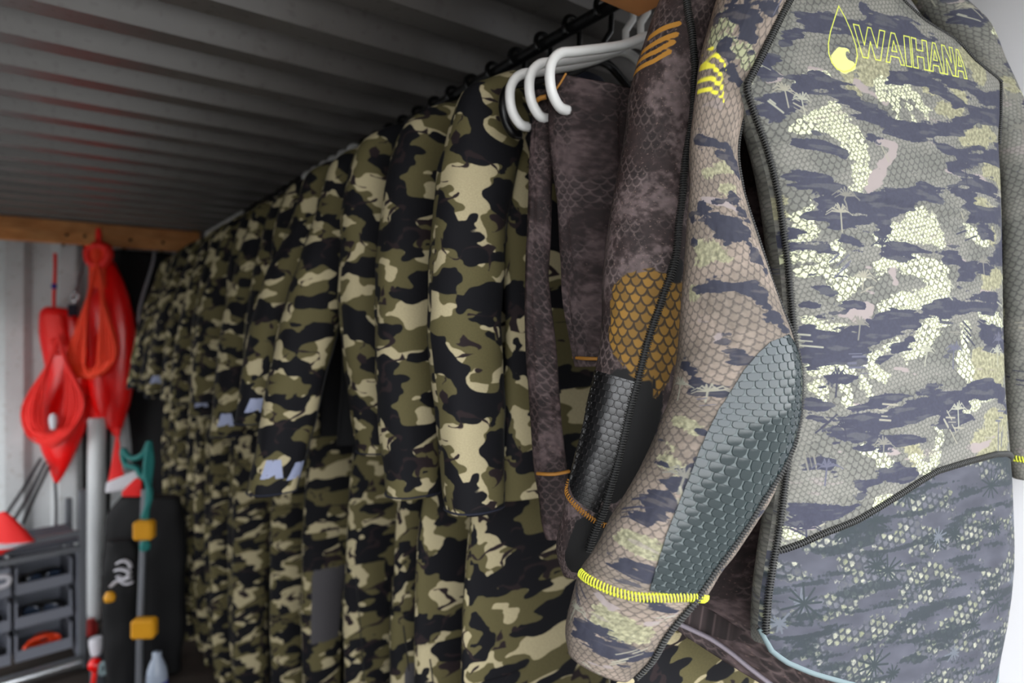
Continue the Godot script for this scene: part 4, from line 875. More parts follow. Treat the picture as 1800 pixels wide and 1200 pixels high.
	obj("tether", tube(v3([0.0706, 1.8593, -4.8493, 0.0706, 1.9572, -4.8493, 0.0763, 2.111, -4.8452, 0.0763, 2.2194, -4.8452]), 0.010, 6), M.line_red, t)
	obj("tether_bead", lathe(Vector3(0.0706, 2.0166, -4.8493), [[0.0, -0.02], [0.014, -0.014], [0.016, 0.0], [0.014, 0.014], [0.0, 0.02]], 12), M.blue, t)
	t = thing("line_coil", "red float line coiled in a hank over the left float", "rope coil", Vector3.ZERO, "coiled float lines")
	hank(t, "coil", [0.0923, 1.7132, -4.6472, -0.0811, 1.2928, -4.7747, 0.0544, 1.0574, -4.6751, 0.217, 1.3433, -4.5557], M.line_red, 34, 9, [0.0761, 1.693, -4.6592, 0.0788, 1.6056, -4.6572])
	obj("gathered_neck", loft_mesh(loft([0.0628, 1.8416, -4.6937, 0.0463, 0, 0.034, -0.0136, 0, 0.0185, 0.071, 1.7469, -4.6877, 0.049, 0, 0.036, -0.0144, 0, 0.0196, 0.0846, 1.6556, -4.6777, 0.0463, -0.0034, 0.034, -0.0136, 0, 0.0186], 20, 24, 2.0, 0.004, 40.0, 6), Vector2.ZERO, Vector2.ZERO, 0.0), M.line_red, t)
	obj("float_toggle", lathe(Vector3(0.0642, 1.217, -4.5935), [[0.0, -0.05], [0.014, -0.045], [0.022, -0.01], [0.022, 0.02], [0.014, 0.04], [0.0, 0.045]], 14), M.white, t)
	# clip and strap beside it
	t = thing("snap_clip", "steel snap clip on a grey strap between the two red floats", "clip")
	obj("clip", tube(smooth(v3([0.1681, 1.9794, -4.666, 0.1544, 1.952, -4.6761, 0.1654, 1.9179, -4.668, 0.1846, 1.9452, -4.6539, 0.1736, 1.9862, -4.662]), 5), 0.009, 8), M.chrome, t)
	obj("strap", tube(v3([0.1745, 1.9807, -4.6861, 0.1911, 2.0631, -4.6739, 0.2077, 2.1249, -4.6617, 0.2216, 2.2107, -4.6516]), 0.012, 6, 0.4), M.grey_metal, t)
	obj("webbing", box(Vector3(0.1615, 1.8681, -4.7205), Vector3(0.05, 0.07, 0.02), 0.008), M.navy_cuff, t)
	# dark bags behind
	for q in [[[0.1699, 2.2848, -5.1486, 0.0788, -0.0019, 0.0579, -0.029, 0, 0.0394, 0.1699, 2.1625, -5.1486, 0.0849, 0, 0.0623, -0.0312, 0, 0.0424, 0.173, 1.9745, -5.1464, 0.0697, 0, 0.0512, -0.0256, 0, 0.0349, 0.176, 1.8203, -5.1441, 0.0485, -0.0038, 0.0356, -0.0178, 0, 0.0243, 0.179, 1.7074, -5.1419, 0.0273, -0.0038, 0.02, -0.0101, 0, 0.0137], "narrow black mesh bag hung from the beam behind the two floats"], [[0.5359, 2.2603, -4.8425, 0.1565, -0.0112, 0.115, -0.0461, 0, 0.0627, 0.542, 2.0474, -4.8381, 0.1806, 0, 0.1327, -0.0531, 0, 0.0722, 0.554, 1.8234, -4.8292, 0.1746, 0, 0.1282, -0.0513, 0, 0.0698, 0.5721, 1.5993, -4.816, 0.1505, 0, 0.1105, -0.0442, 0, 0.0602, 0.5991, 1.3379, -4.7961, 0.1415, 0, 0.1039, -0.0416, 0, 0.0566, 0.6202, 1.0765, -4.7806, 0.1384, 0, 0.1017, -0.0407, 0, 0.0554, 0.6262, 0.7777, -4.7762, 0.1324, 0, 0.0973, -0.0389, 0, 0.053, 0.6262, 0.4416, -4.7762, 0.1204, 0, 0.0884, -0.0354, 0, 0.0482], "wide black gear bag hung between the right float and the suits"]]:
		t = thing("gear_bag", q[1], "bag", Vector3.ZERO, "black bags under the end beam")
		obj("sack", loft_mesh(loft(q[0], 30, 30, 2.3, 0.012, 6.0, 5), Vector2.ZERO, Vector2.ZERO, 0.0), M.black_bag, t)
		var a: Array = q[0]
		for k in [-0.7, 0.7]:
			obj("hanging_loop", tube(v3([a[0] + a[3] * k, a[1] - 0.01, a[2], a[0] + a[3] * k * 0.8, 2.30, -4.545]), 0.009, 6), M.black_bag, t)
	t = obj("wire_hook", tube(smooth(v3([0.588, 2.2851, -4.6554, 0.5822, 2.1994, -4.6348, 0.5562, 2.0893, -4.6291, 0.5217, 1.9624, -4.6296, 0.5003, 1.8477, -4.6329, 0.5032, 1.7764, -4.6308, 0.5204, 1.7336, -4.6182]), 5), 0.0085, 8), mat(Color(0.6, 0.6, 0.62), 0.4, 0.2))
	tag(t, "bent grey wire hook hung from the beam right of the floats", "hook")
	# cords that run from the left float down to the rack and the flag
	var cords := [[[0.0058, 0.9673, -4.8349, -0.079, 0.8296, -4.649, -0.1475, 0.753, -4.3891], "upper black cord slanting from the left float to the red flag"], [[0.028, 0.9465, -4.8186, -0.0473, 0.8034, -4.6257, -0.113, 0.7255, -4.3638], "middle black cord slanting from the left float to the red flag"], [[0.0447, 0.9189, -4.8063, -0.0212, 0.7842, -4.6686, -0.0747, 0.6924, -4.3977], "lower black cord slanting from the left float to the rack"], [[0.0763, 0.8107, -4.8452, 0.0788, 0.7043, -4.6572, 0.0691, 0.6339, -4.23], "black cord hanging straight down from the tip of the left float"]]
	for q in cords:
		var o := obj("cord", tube(smooth(v3(q[0]), 4), 0.0085, 6), M.strap)
		tag(o, q[1], "cord", "black cords under the left float")

# ---------------------------------------------------------------- rack with bins
func rack() -> void:
	# stands on the floor by the end wall; its front faces the open end. w: along x from the right post, h: up
	var t := thing("gear_rack", "grey steel rack with bins of masks by the end wall", "rack", Vector3(0.1783, -0.0234, -4.0009))
	t.position.y = 0.0
	t.rotation.y = 0.12
	for q in [[0.0, 0.0], [-0.75, 0.0], [0.0, -0.4], [-0.75, -0.4]]:
		obj("post", box(Vector3(q[0], 0.46 if q[1] == 0.0 else 0.40, q[1]), Vector3(0.032, 0.92 if q[1] == 0.0 else 0.8, 0.032), 0.004), M.grey_metal, t)
	obj("top_rail", box(Vector3(-0.375, 0.70, 0.0), Vector3(0.75, 0.028, 0.03), 0.004), M.grey_metal, t)
	obj("top_rail", box(Vector3(-0.375, 0.62, 0.004), Vector3(0.75, 0.03, 0.03), 0.004), M.grey_metal, t)
	obj("top_shelf", box(Vector3(-0.375, 0.655, -0.2), Vector3(0.74, 0.02, 0.36), 0.003), M.bin_dark, t)
	obj("foot_tube", tube(PackedVector3Array([Vector3(-0.76, 0.05, 0.04), Vector3(-0.4, 0.05, 0.04), Vector3(-0.01, 0.05, 0.04)]), 0.032, 14), M.chrome, t)
	# two columns of bins, each open at the front and tilted
	for col in 2:
		for row in 3:
			var x := -0.16 - 0.25 * col
			var y := 0.51 - 0.165 * row
			var b := begin()
			add_box(b, Vector3(x, y - 0.062, -0.16), Vector3(0.235, 0.012, 0.30), 0.003)
			add_box(b, Vector3(x, y, -0.305), Vector3(0.235, 0.13, 0.012), 0.003)
			add_box(b, Vector3(x - 0.112, y, -0.16), Vector3(0.012, 0.13, 0.30), 0.003)
			add_box(b, Vector3(x + 0.112, y, -0.16), Vector3(0.012, 0.13, 0.30), 0.003)
			add_box(b, Vector3(x, y - 0.04, -0.012), Vector3(0.235, 0.055, 0.012), 0.003)
			obj("bin", b.commit(), M.bin_grey if col == 0 or row != 0 else M.bin_grey, t)
	obj("side_panel", box(Vector3(-0.018, 0.33, -0.17), Vector3(0.012, 0.55, 0.32), 0.003), M.bin_grey, t)
	var d := obj("drawer_front", box(Vector3(-0.41, 0.52, 0.002), Vector3(0.232, 0.14, 0.014), 0.004), M.bin_grey, t)
	obj("handle", tube(smooth(v3([-0.45, 0.535, 0.012, -0.435, 0.558, 0.022, -0.37, 0.56, 0.026, -0.315, 0.558, 0.022, -0.30, 0.535, 0.012, -0.315, 0.514, 0.022, -0.37, 0.512, 0.026, -0.435, 0.514, 0.022, -0.45, 0.535, 0.012]), 4), 0.012, 8), M.white, d)
	# what lies in the bins
	var T := t.transform
	mask("dive_mask", "dark blue diving mask in the top right bin of the rack", T * Vector3(-0.16, 0.485, -0.07), 0.3)
	mask("dive_mask", "blue diving mask with a pale lens in the middle right bin", T * Vector3(-0.16, 0.322, -0.07), -0.2)
	mask("dive_mask", "black diving mask with a bright glint in the middle left bin", T * Vector3(-0.41, 0.322, -0.07), 0.1)
	mask("dive_mask", "black diving mask in the bottom left bin", T * Vector3(-0.41, 0.155, -0.07), -0.3)
	var st := begin()
	var o := thing("cord_bundle", "bundle of bright orange cord in the bottom right bin", "cord", T * Vector3(-0.16, 0.165, -0.06))
	for k in 7:
		var c := PackedVector3Array()
		var ph := rng.randf() * TAU
		var ti := rng.randf_range(-0.8, 0.8)
		for a in 13:
			var an := TAU * a / 12.0
			c.append(Vector3(cos(an) * 0.055 + 0.02 * sin(ph), sin(an) * 0.03 + 0.01 * cos(ph), sin(an + ph) * 0.04 + ti * 0.02))
		st.append_from(tube(smooth(c, 2), 0.009, 6), 0, Transform3D())
	obj("loops", st.commit(), M.orange, o)

func mask(called: String, label: String, at: Vector3, turn: float) -> void:
	var t := thing(called, label, "mask", at, "diving masks in the rack")
	t.rotation.y = turn
	var skirt := []
	for q in [[0.05, 0.072, 0.028], [0.02, 0.085, 0.042], [-0.01, 0.086, 0.046], [-0.02, 0.08, 0.042]]: skirt.append_array([0, 0, -q[0], q[1], 0, 0, 0, q[2], 0])
	obj("skirt", loft_mesh(loft(skirt, 12, 28, 3.0), Vector2.ZERO, Vector2.ZERO, 0.008), M.black_plastic, t)
	for s in [-1, 1]:
		var l := []
		for q in [[0.012, 0.030, 0.026], [0.022, 0.034, 0.030], [0.026, 0.028, 0.025]]: l.append_array([0.040 * s, 0.004, q[0], q[1], 0, 0, 0, q[2], 0])
		obj("lens", loft_mesh(loft(l, 6, 20, 2.6), Vector2.ZERO, Vector2.ZERO, 0.0), M.lens, t)
	obj("strap", tube(smooth(v3([-0.085, 0, -0.01, -0.075, 0.004, -0.07, 0, 0.01, -0.095, 0.075, 0.004, -0.07, 0.085, 0, -0.01]), 4), 0.008, 6), M.black_plastic, t)

# ---------------------------------------------------------------- pole, bag, dive flag
func pole_and_bag() -> void:
	var t := thing("grey_pole", "pale grey plastic pipe standing upright between black straps below the right float", "pipe")
	obj("pipe", tube(smooth(v3([0.2869, 1.2017, -4.7277, 0.2805, 0.8084, -4.6703, 0.2769, 0.305, -4.6109, 0.2755, 0.0391, -4.5871]), 6), 0.050, 16), M.pvc, t)
	obj("end_cap", lathe(Vector3(0.2755, 0.0391, -4.5871), [[0.0, -0.035], [0.03, -0.03], [0.048, -0.01], [0.05, 0.02], [0.051, 0.03]], 18), M.pvc, t)
	for q in [[[0.2411, 1.1576, -4.935, 0.2341, 0.7685, -4.9153, 0.2272, 0.2316, -4.8956, 0.2232, -0.0126, -4.8737], "black strap hanging left of the pale grey pipe, behind the rack post"], [[0.3562, 1.141, -4.9001, 0.3516, 0.7591, -4.8787, 0.3452, 0.2242, -4.8337, 0.3407, -0.0067, -4.8122], "black strap hanging right of the pale grey pipe"]]:
		var o := obj("hanging_strap", tube(smooth(v3(q[0]), 4), 0.022, 8, 0.5), M.black_bag)
		tag(o, q[1], "strap", "black straps beside the grey pipe")
	t = thing("gear_bag", "black gear bag with a white crumpled print, standing below the dive flag", "bag")
	obj("sack", loft_mesh(loft([0.3112, 0.7475, -3.5558, 0.05, 0.0027, 0.0368, -0.0184, 0, 0.025, 0.3123, 0.6814, -3.555, 0.0642, 0.004, 0.0471, -0.0236, 0, 0.0321, 0.3123, 0.5829, -3.555, 0.0707, 0, 0.0519, -0.026, 0, 0.0353, 0.3123, 0.4479, -3.555, 0.0663, 0, 0.0487, -0.0244, 0, 0.0332, 0.3134, 0.286, -3.5542, 0.0653, 0, 0.0479, -0.024, 0, 0.0326, 0.3134, 0.124, -3.5542, 0.0609, 0, 0.0447, -0.0224, 0, 0.0305, 0.3134, 0.07, -3.5542, 0.0566, 0, 0.0415, -0.0208, 0, 0.0283], 40, 30, 2.4, 0.012, 9.0, 4), Vector2.ZERO, Vector2.ZERO, 0.0), M.black_bag, t)
	var st := begin()
	for q in [[0.2882, 0.6655, -3.4735, 0.3094, 0.6787, -3.4579, 0.3306, 0.6708, -3.4424, 0.3391, 0.6445, -3.4361], [0.2814, 0.6358, -3.4723, 0.3047, 0.6411, -3.4552, 0.3343, 0.6253, -3.4334, 0.3216, 0.6043, -3.4428], [0.267, 0.5604, -3.489, 0.292, 0.5886, -3.4645, 0.3216, 0.5729, -3.4428, 0.3475, 0.5814, -3.4299], [0.2877, 0.6096, -3.4676, 0.3131, 0.5965, -3.449, 0.3385, 0.6043, -3.4303]]:
		st.append_from(tube(smooth(v3(q), 4), 0.015, 8, 0.35), 0, Transform3D())
	obj("white_print", st.commit(), M.white, t)
	obj("yellow_tip", lathe(Vector3(0.2598, 0.5146, -3.4819), [[0.0, -0.025], [0.022, -0.018], [0.026, 0.0], [0.018, 0.02], [0.0, 0.026]], 12), M.yellow, t)
	t = thing("gear_bag", "tall plain black gear bag standing behind the slim pole with yellow clamps", "bag")
	obj("sack", loft_mesh(loft([0.4487, 0.9046, -3.703, 0.1124, 0, 0.0826, -0.0289, 0, 0.0393, 0.4336, 0.8096, -3.7141, 0.1507, 0, 0.1107, -0.0387, 0, 0.0527, 0.429, 0.6515, -3.7175, 0.1646, 0, 0.1209, -0.0423, 0, 0.0576, 0.4267, 0.4214, -3.7192, 0.1669, 0, 0.1226, -0.0429, 0, 0.0584, 0.4243, 0.1913, -3.7209, 0.1599, 0, 0.1175, -0.0411, 0, 0.056, 0.4243, 0.0245, -3.7209, 0.146, 0, 0.1073, -0.0375, 0, 0.0511], 36, 30, 2.6, 0.014, 8.0, 24), Vector2.ZERO, Vector2.ZERO, 0.0), M.black_bag, t)
	# slim pole with yellow clamps
	t = thing("spear_pole", "slim black pole with two yellow clamps standing in front of the camouflage suits", "pole")
	obj("shaft", tube(v3([0.3873, 1.0121, -3.3759, 0.3724, 0.665, -3.3248, 0.3604, 0.422, -3.2964, 0.3506, 0.0285, -3.2664]), 0.014, 10), M.grey_metal, t)
	for q in [[0.3807, 0.842, -3.3187], [0.3728, 0.4281, -3.25]]:
		obj("clamp", box(Vector3(q[0], q[1], q[2]), Vector3(0.10 if q[1] < 0.6 else 0.085, 0.085, 0.055), 0.01, Basis(Vector3.UP, -0.55)), M.yellow, t)
	t = thing("teal_rope", "frayed teal rope tied in loops beside the orange and white dive flag", "rope")
	st = begin()
	for q in [[0.4041, 1.234, -3.3635, 0.4125, 1.1426, -3.3573, 0.4041, 1.0382, -3.3635, 0.393, 0.9132, -3.3469, 0.382, 0.8029, -3.3301, 0.3862, 0.7514, -3.3271], [0.4041, 1.2262, -3.3635, 0.3789, 1.1687, -3.3821, 0.3391, 1.1518, -3.4361, 0.3115, 1.1876, -3.4812, 0.32, 1.1214, -3.4749, 0.3602, 1.1071, -3.4206], [0.4027, 1.2175, -3.3521, 0.3902, 1.0926, -3.3614, 0.4055, 0.991, -3.3377, 0.3792, 0.8902, -3.3446], [0.3602, 1.1071, -3.4206, 0.3831, 1.0643, -3.379, 0.3957, 1.1165, -3.3697]]:
		st.append_from(tube(smooth(v3(q), 5), 0.013, 7), 0, Transform3D())
	obj("strands", st.commit(), M.teal, t)
	obj("tassel", lathe(Vector3(0.3828, 0.7727, -3.3172), [[0.0, -0.03], [0.02, -0.02], [0.024, 0.0], [0.012, 0.03], [0.0, 0.032]], 12), M.teal, t)
	t = thing("dive_flag", "orange and white dive flag hanging folded under the right float", "flag")
	obj("upper_fold", loft_mesh(loft([0.294, 1.2393, -3.5436, 0.0065, 0, 0.0048, -0.0009, 0, 0.0012, 0.293, 1.1535, -3.5444, 0.0162, 0, 0.0119, -0.0021, 0, 0.0029, 0.2908, 1.0784, -3.546, 0.0249, 0.0054, 0.0183, -0.0033, 0, 0.0045, 0.2919, 1.0328, -3.5452, 0.0367, 0.0188, 0.027, -0.0053, 0, 0.0072], 16, 16, 2.2), Vector2.ZERO, Vector2.ZERO, 0.0), M.red_cloth, t)
	obj("white_stripe", loft_mesh(loft([0.3082, 1.0587, -3.5084, 0.0569, 0.0293, 0.0418, -0.0045, 0, 0.0062, 0.3104, 1.0321, -3.5068, 0.0612, 0.024, 0.0449, -0.0047, 0, 0.0064, 0.3125, 1.0135, -3.5053, 0.0655, 0.0213, 0.0481, -0.005, 0, 0.0068, 0.2878, 0.9895, -3.5234, 0.0386, 0.008, 0.0284, -0.0029, 0, 0.0039], 12, 16, 2.2), Vector2.ZERO, Vector2.ZERO, 0.0), M.white, t)
	obj("lower_fold", loft_mesh(loft([0.3682, 1.053, -3.452, 0.0128, 0.0053, 0.0094, -0.0012, 0, 0.0016, 0.3543, 1.0185, -3.4622, 0.0289, 0.008, 0.0212, -0.0026, 0, 0.0036, 0.3457, 0.9893, -3.4685, 0.0374, 0.0053, 0.0275, -0.0033, 0, 0.0045, 0.3478, 0.9681, -3.4669, 0.0353, 0, 0.0259, -0.0031, 0, 0.0042], 12, 16, 2.2), Vector2.ZERO, Vector2.ZERO, 0.0), M.red_cloth, t)
	# flag lying on the rack
	t = thing("marker_flag", "red and white flag lying over the top of the rack", "flag")
	obj("red_half", loft_mesh(loft([-0.1592, 0.8743, -3.9138, 0.024, 0.0081, 0.0176, -0.0055, 0, 0.0075, -0.1504, 0.8458, -3.9074, 0.0458, 0.0095, 0.0337, -0.0102, 0, 0.0139, -0.1439, 0.8025, -3.9026, 0.0742, 0.0068, 0.0545, -0.0164, 0, 0.0223, -0.1395, 0.7605, -3.8994, 0.1004, 0.0027, 0.0737, -0.0221, 0, 0.0301, -0.1417, 0.7362, -3.901, 0.12, 0, 0.0882, -0.0265, 0, 0.036], 20, 20, 2.2, 0.004, 9.0, 2), Vector2.ZERO, Vector2.ZERO, 0.0), M.red_cloth, t)
	obj("white_half", loft_mesh(loft([-0.1434, 0.7421, -3.8898, 0.1175, -0.0027, 0.0863, -0.0207, 0, 0.0282, -0.1565, 0.7259, -3.8994, 0.1044, 0.0027, 0.0767, -0.0184, 0, 0.0251, -0.1739, 0.707, -3.9122, 0.087, 0.0054, 0.0639, -0.0154, 0, 0.0209], 12, 20, 2.2), Vector2.ZERO, Vector2.ZERO, 0.0), M.white, t)
	obj("red_edge", loft_mesh(loft([-0.1736, 0.7087, -3.9058, 0.0869, 0.0054, 0.0638, -0.0128, 0, 0.0174, -0.191, 0.6898, -3.9185, 0.0695, 0.0081, 0.051, -0.0103, 0, 0.014, -0.2018, 0.6737, -3.9265, 0.0586, 0.0081, 0.0431, -0.0087, 0, 0.0118], 10, 20, 2.2), Vector2.ZERO, Vector2.ZERO, 0.0), M.red_cloth, t)

func small_things() -> void:
	var t := thing("small_buoy", "small coral-red buoy at the foot of the pale grey pipe", "buoy")
	obj("body", loft_mesh(loft([0.2377, 0.083, -4.4164, 0.0158, 0, 0.0116, -0.0116, 0, 0.0158, 0.2377, 0.0437, -4.4164, 0.0264, 0, 0.0194, -0.0194, 0, 0.0264, 0.2377, 0.0044, -4.4164, 0.0264, 0, 0.0194, -0.0194, 0, 0.0264, 0.2364, -0.025, -4.4174, 0.0172, 0, 0.0126, -0.0126, 0, 0.0172], 14, 18, 2.0), Vector2.ZERO, Vector2.ZERO, 0.0), M.coral, t)
	obj("stem", tube(v3([0.2377, -0.0152, -4.4164, 0.2403, -0.0873, -4.4144, 0.243, -0.2837, -4.4125, 0.2456, -0.3001, -4.4106]), 0.012, 8), M.grey_metal, t)
	t = thing("jar", "small white plastic jar on the floor under the coral-red buoy", "jar")
	obj("body", loft_mesh(loft([0.2226, 0.2386, -3.745, 0.0202, 0, 0.0149, -0.0149, 0, 0.0202, 0.2214, 0.2219, -3.7459, 0.0236, 0, 0.0173, -0.0173, 0, 0.0236, 0.2226, 0.1689, -3.745, 0.0202, 0, 0.0149, -0.0149, 0, 0.0202, 0.2226, 0.1494, -3.745, 0.0135, 0, 0.0099, -0.0099, 0, 0.0135], 14, 20, 2.2), Vector2.ZERO, Vector2.ZERO, 0.0), M.white, t)
	obj("stand", tube(v3([0.2226, 0.155, -3.745, 0.2248, 0.0992, -3.7434, 0.2248, 0.0017, -3.7434]), 0.03, 10), M.bin_dark, t)
	t = thing("red_ball", "bright red round buoy below the white jar", "buoy")
	obj("ball", loft_mesh(loft([0.216, 0.1534, -3.7126, 0.0089, 0, 0.0065, -0.0065, 0, 0.0089, 0.216, 0.1369, -3.7126, 0.0223, 0, 0.0163, -0.0163, 0, 0.0223, 0.2171, 0.1203, -3.7118, 0.0256, 0, 0.0188, -0.0188, 0, 0.0256, 0.2171, 0.1037, -3.7118, 0.0211, 0, 0.0155, -0.0155, 0, 0.0211, 0.2182, 0.0899, -3.711, 0.0089, 0, 0.0065, -0.0065, 0, 0.0089], 16, 20, 2.0), Vector2.ZERO, Vector2.ZERO, 0.0), M.red, t)
	obj("rope_tail", tube(v3([0.216, 0.0927, -3.7126, 0.2115, 0.0458, -3.7159, 0.2093, 0.0319, -3.7176]), 0.012, 8), M.line_red, t)
	t = thing("blue_buckle", "pale blue plastic buckle beside the bright red round buoy", "buckle")
	obj("buckle", tube(smooth(v3([0.2351, 0.1564, -3.6118, 0.2481, 0.1645, -3.6022, 0.259, 0.1456, -3.5942, 0.2525, 0.1186, -3.599, 0.2351, 0.1186, -3.6118, 0.2351, 0.1564, -3.6118]), 4), 0.012, 8), M.edge, t)
	obj("strap", tube(v3([0.246, 0.1186, -3.6038, 0.246, 0.07, -3.6038, 0.2481, 0.0296, -3.6022]), 0.012, 6, 0.4), M.strap, t)
	t = thing("bottle", "white bottle with a blue label standing before the camouflage trousers", "bottle", Vector3(0.438, 0.1081, -3.3759))
	t.position.y = 0.0
	obj("body", lathe(Vector3.ZERO, [[0.0, 0.0], [0.04, 0.0], [0.045, 0.01], [0.045, 0.14], [0.042, 0.17], [0.03, 0.205], [0.020, 0.225], [0.020, 0.25], [0.0, 0.25]], 22), mat(Color(0.62, 0.66, 0.72), 0.3), t)
	obj("label", lathe(Vector3.ZERO, [[0.0452, 0.02], [0.0462, 0.022], [0.0462, 0.118], [0.0452, 0.12]], 22), M.blue, t)

# ---------------------------------------------------------------- helpers: names, metas, meshes
var used := {}

func numbered(called: String) -> String:
	var k: int = used.get(called, 0)
	used[called] = k + 1
	return called if k == 0 else "%s_%03d" % [called, k]

func tag(o: Node, label: String, category: String, group := "", kind := "") -> void:
	if label: o.set_meta("label", label)
	if category: o.set_meta("category", category)
	if group: o.set_meta("group", group)
	if kind: o.set_meta("kind", kind)

func thing(called: String, label: String, category: String, at := Vector3.ZERO, group := "") -> Node3D:
	var o := Node3D.new()
	o.name = numbered(called)
	add_child(o, true)
	o.position = at
	tag(o, label, category, group)
	return o

func obj(called: String, mesh: Mesh, m: Material, parent: Node = null) -> MeshInstance3D:
	var o := MeshInstance3D.new()
	o.mesh = mesh
	o.material_override = null
	for s in mesh.get_surface_count():
		o.set_surface_override_material(s, m)
	if parent == null:
		o.name = numbered(called)
		add_child(o, true)
	else:
		o.name = called
		parent.add_child(o, true)
	return o

func struct(called: String, mesh: Mesh, m: Material) -> MeshInstance3D:
	var o := obj(called, mesh, m)
	o.set_meta("kind", "structure")
	return o

# rows of points -> one smooth mesh; a closed row repeats its first point at its end
func grid_mesh(P: Array, U: Array, closed := true) -> ArrayMesh:
	var nr := P.size()
	var nc: int = P[0].size()
	var V := PackedVector3Array()
	var T := PackedVector2Array()
	for i in nr:
		V.append_array(P[i])
		T.append_array(U[i])
	var idx := PackedInt32Array()
	idx.resize((nr - 1) * (nc - 1) * 6)
	var N := PackedVector3Array()
	N.resize(V.size())
	var k := 0
	for i in nr - 1:
		for j in nc - 1:
			var a := i * nc + j
			var b := a + 1
			var c := a + nc
			var d := c + 1
			idx[k] = a; idx[k + 1] = b; idx[k + 2] = c
			idx[k + 3] = b; idx[k + 4] = d; idx[k + 5] = c
			k += 6
			var n := (V[d] - V[a]).cross(V[b] - V[c])
			N[a] += n; N[b] += n; N[c] += n; N[d] += n
	var s := 0.0
	for i in nr:
		if closed:
			var t := N[i * nc] + N[i * nc + nc - 1]
			N[i * nc] = t
			N[i * nc + nc - 1] = t
			var mid := Vector3.ZERO
			for j in nc - 1: mid += V[i * nc + j]
			mid /= nc - 1
			for j in nc - 1: s += N[i * nc + j].dot(V[i * nc + j] - mid)
	# for a triangle a, b, c that runs clockwise the outside is (c - a) x (b - a)
	var v0 := V[0]
	var flip := closed and s < 0.0
	var sample := Vector3.ZERO
	for q in range(0, mini(idx.size(), 600), 3):
		var fn := (V[idx[q + 2]] - V[idx[q]]).cross(V[idx[q + 1]] - V[idx[q]])
		sample.x += fn.dot(N[idx[q]])
	var agrees := sample.x > 0.0
	for i in N.size():
		N[i] = (-N[i] if flip else N[i]).normalized() if N[i].length_squared() > 1e-20 else Vector3.UP
	if flip == agrees:
		for q in range(0, idx.size(), 3):
			var h := idx[q + 1]
			idx[q + 1] = idx[q + 2]
			idx[q + 2] = h
	var arr := []
	arr.resize(Mesh.ARRAY_MAX)
	arr[Mesh.ARRAY_VERTEX] = V
	arr[Mesh.ARRAY_NORMAL] = N
	arr[Mesh.ARRAY_TEX_UV] = T
	arr[Mesh.ARRAY_INDEX] = idx
	var m := ArrayMesh.new()
	m.add_surface_from_arrays(Mesh.PRIMITIVE_TRIANGLES, arr)
	return m

# stations: nine numbers each (middle, half width, half depth). Returns {P rows, C middles, nr, nc, L lengths, G girth}
func loft(st: Array, nr: int, nc: int, p := 2.2, wr := 0.0, wf := 14.0, seed_ := 1, fold := 0.0) -> Dictionary:
	var ns := st.size() / 9
	var c := PackedVector3Array()
	var a := PackedVector3Array()
	var d := PackedVector3Array()
	for i in ns:
		c.append(Vector3(st[i * 9], st[i * 9 + 1], st[i * 9 + 2]))
		a.append(Vector3(st[i * 9 + 3], st[i * 9 + 4], st[i * 9 + 5]))
		d.append(Vector3(st[i * 9 + 6], st[i * 9 + 7], st[i * 9 + 8]))
	var nz := FastNoiseLite.new()
	nz.seed = seed_
	nz.frequency = 1.0
	nz.fractal_octaves = 2
	var P := []
	var C := PackedVector3Array()
	var L := PackedFloat32Array()
	var girth := 0.0
	var run := 0.0
	for i in nr:
		var f := float(i) / (nr - 1) * (ns - 1)
		var k := mini(int(f), ns - 2)
		var w := f - k
		var k0 := maxi(k - 1, 0)
		var k3 := mini(k + 2, ns - 1)
		var cc := c[k].cubic_interpolate(c[k + 1], c[k0], c[k3], w)
		var aa := a[k].cubic_interpolate(a[k + 1], a[k0], a[k3], w)
		var dd := d[k].cubic_interpolate(d[k + 1], d[k0], d[k3], w)
		if i: run += cc.distance_to(C[i - 1])
		C.append(cc)
		L.append(run)
		var row := PackedVector3Array()
		for j in nc + 1:
			var th := PI - TAU * (j % nc) / nc
			var cx := cos(th)
			var sx := sin(th)
			var o := aa * (signf(cx) * pow(absf(cx), 2.0 / p)) + dd * (signf(sx) * pow(absf(sx), 2.0 / p))
			if wr > 0.0:
				var q := (cc + o) * wf
				o += o.normalized() * (wr * nz.get_noise_3d(q.x, q.y * 0.6, q.z))
			if fold > 0.0:
				o += o.normalized() * (fold * nz.get_noise_3d(cx * 2.2 + 7.0, sx * 2.2, run * 3.0))
			row.append(cc + o)
		for j in nc: girth += row[j].distance_to(row[j + 1]) / nr
		P.append(row)
	return {"P": P, "C": C, "nr": nr, "nc": nc, "L": L, "G": girth}

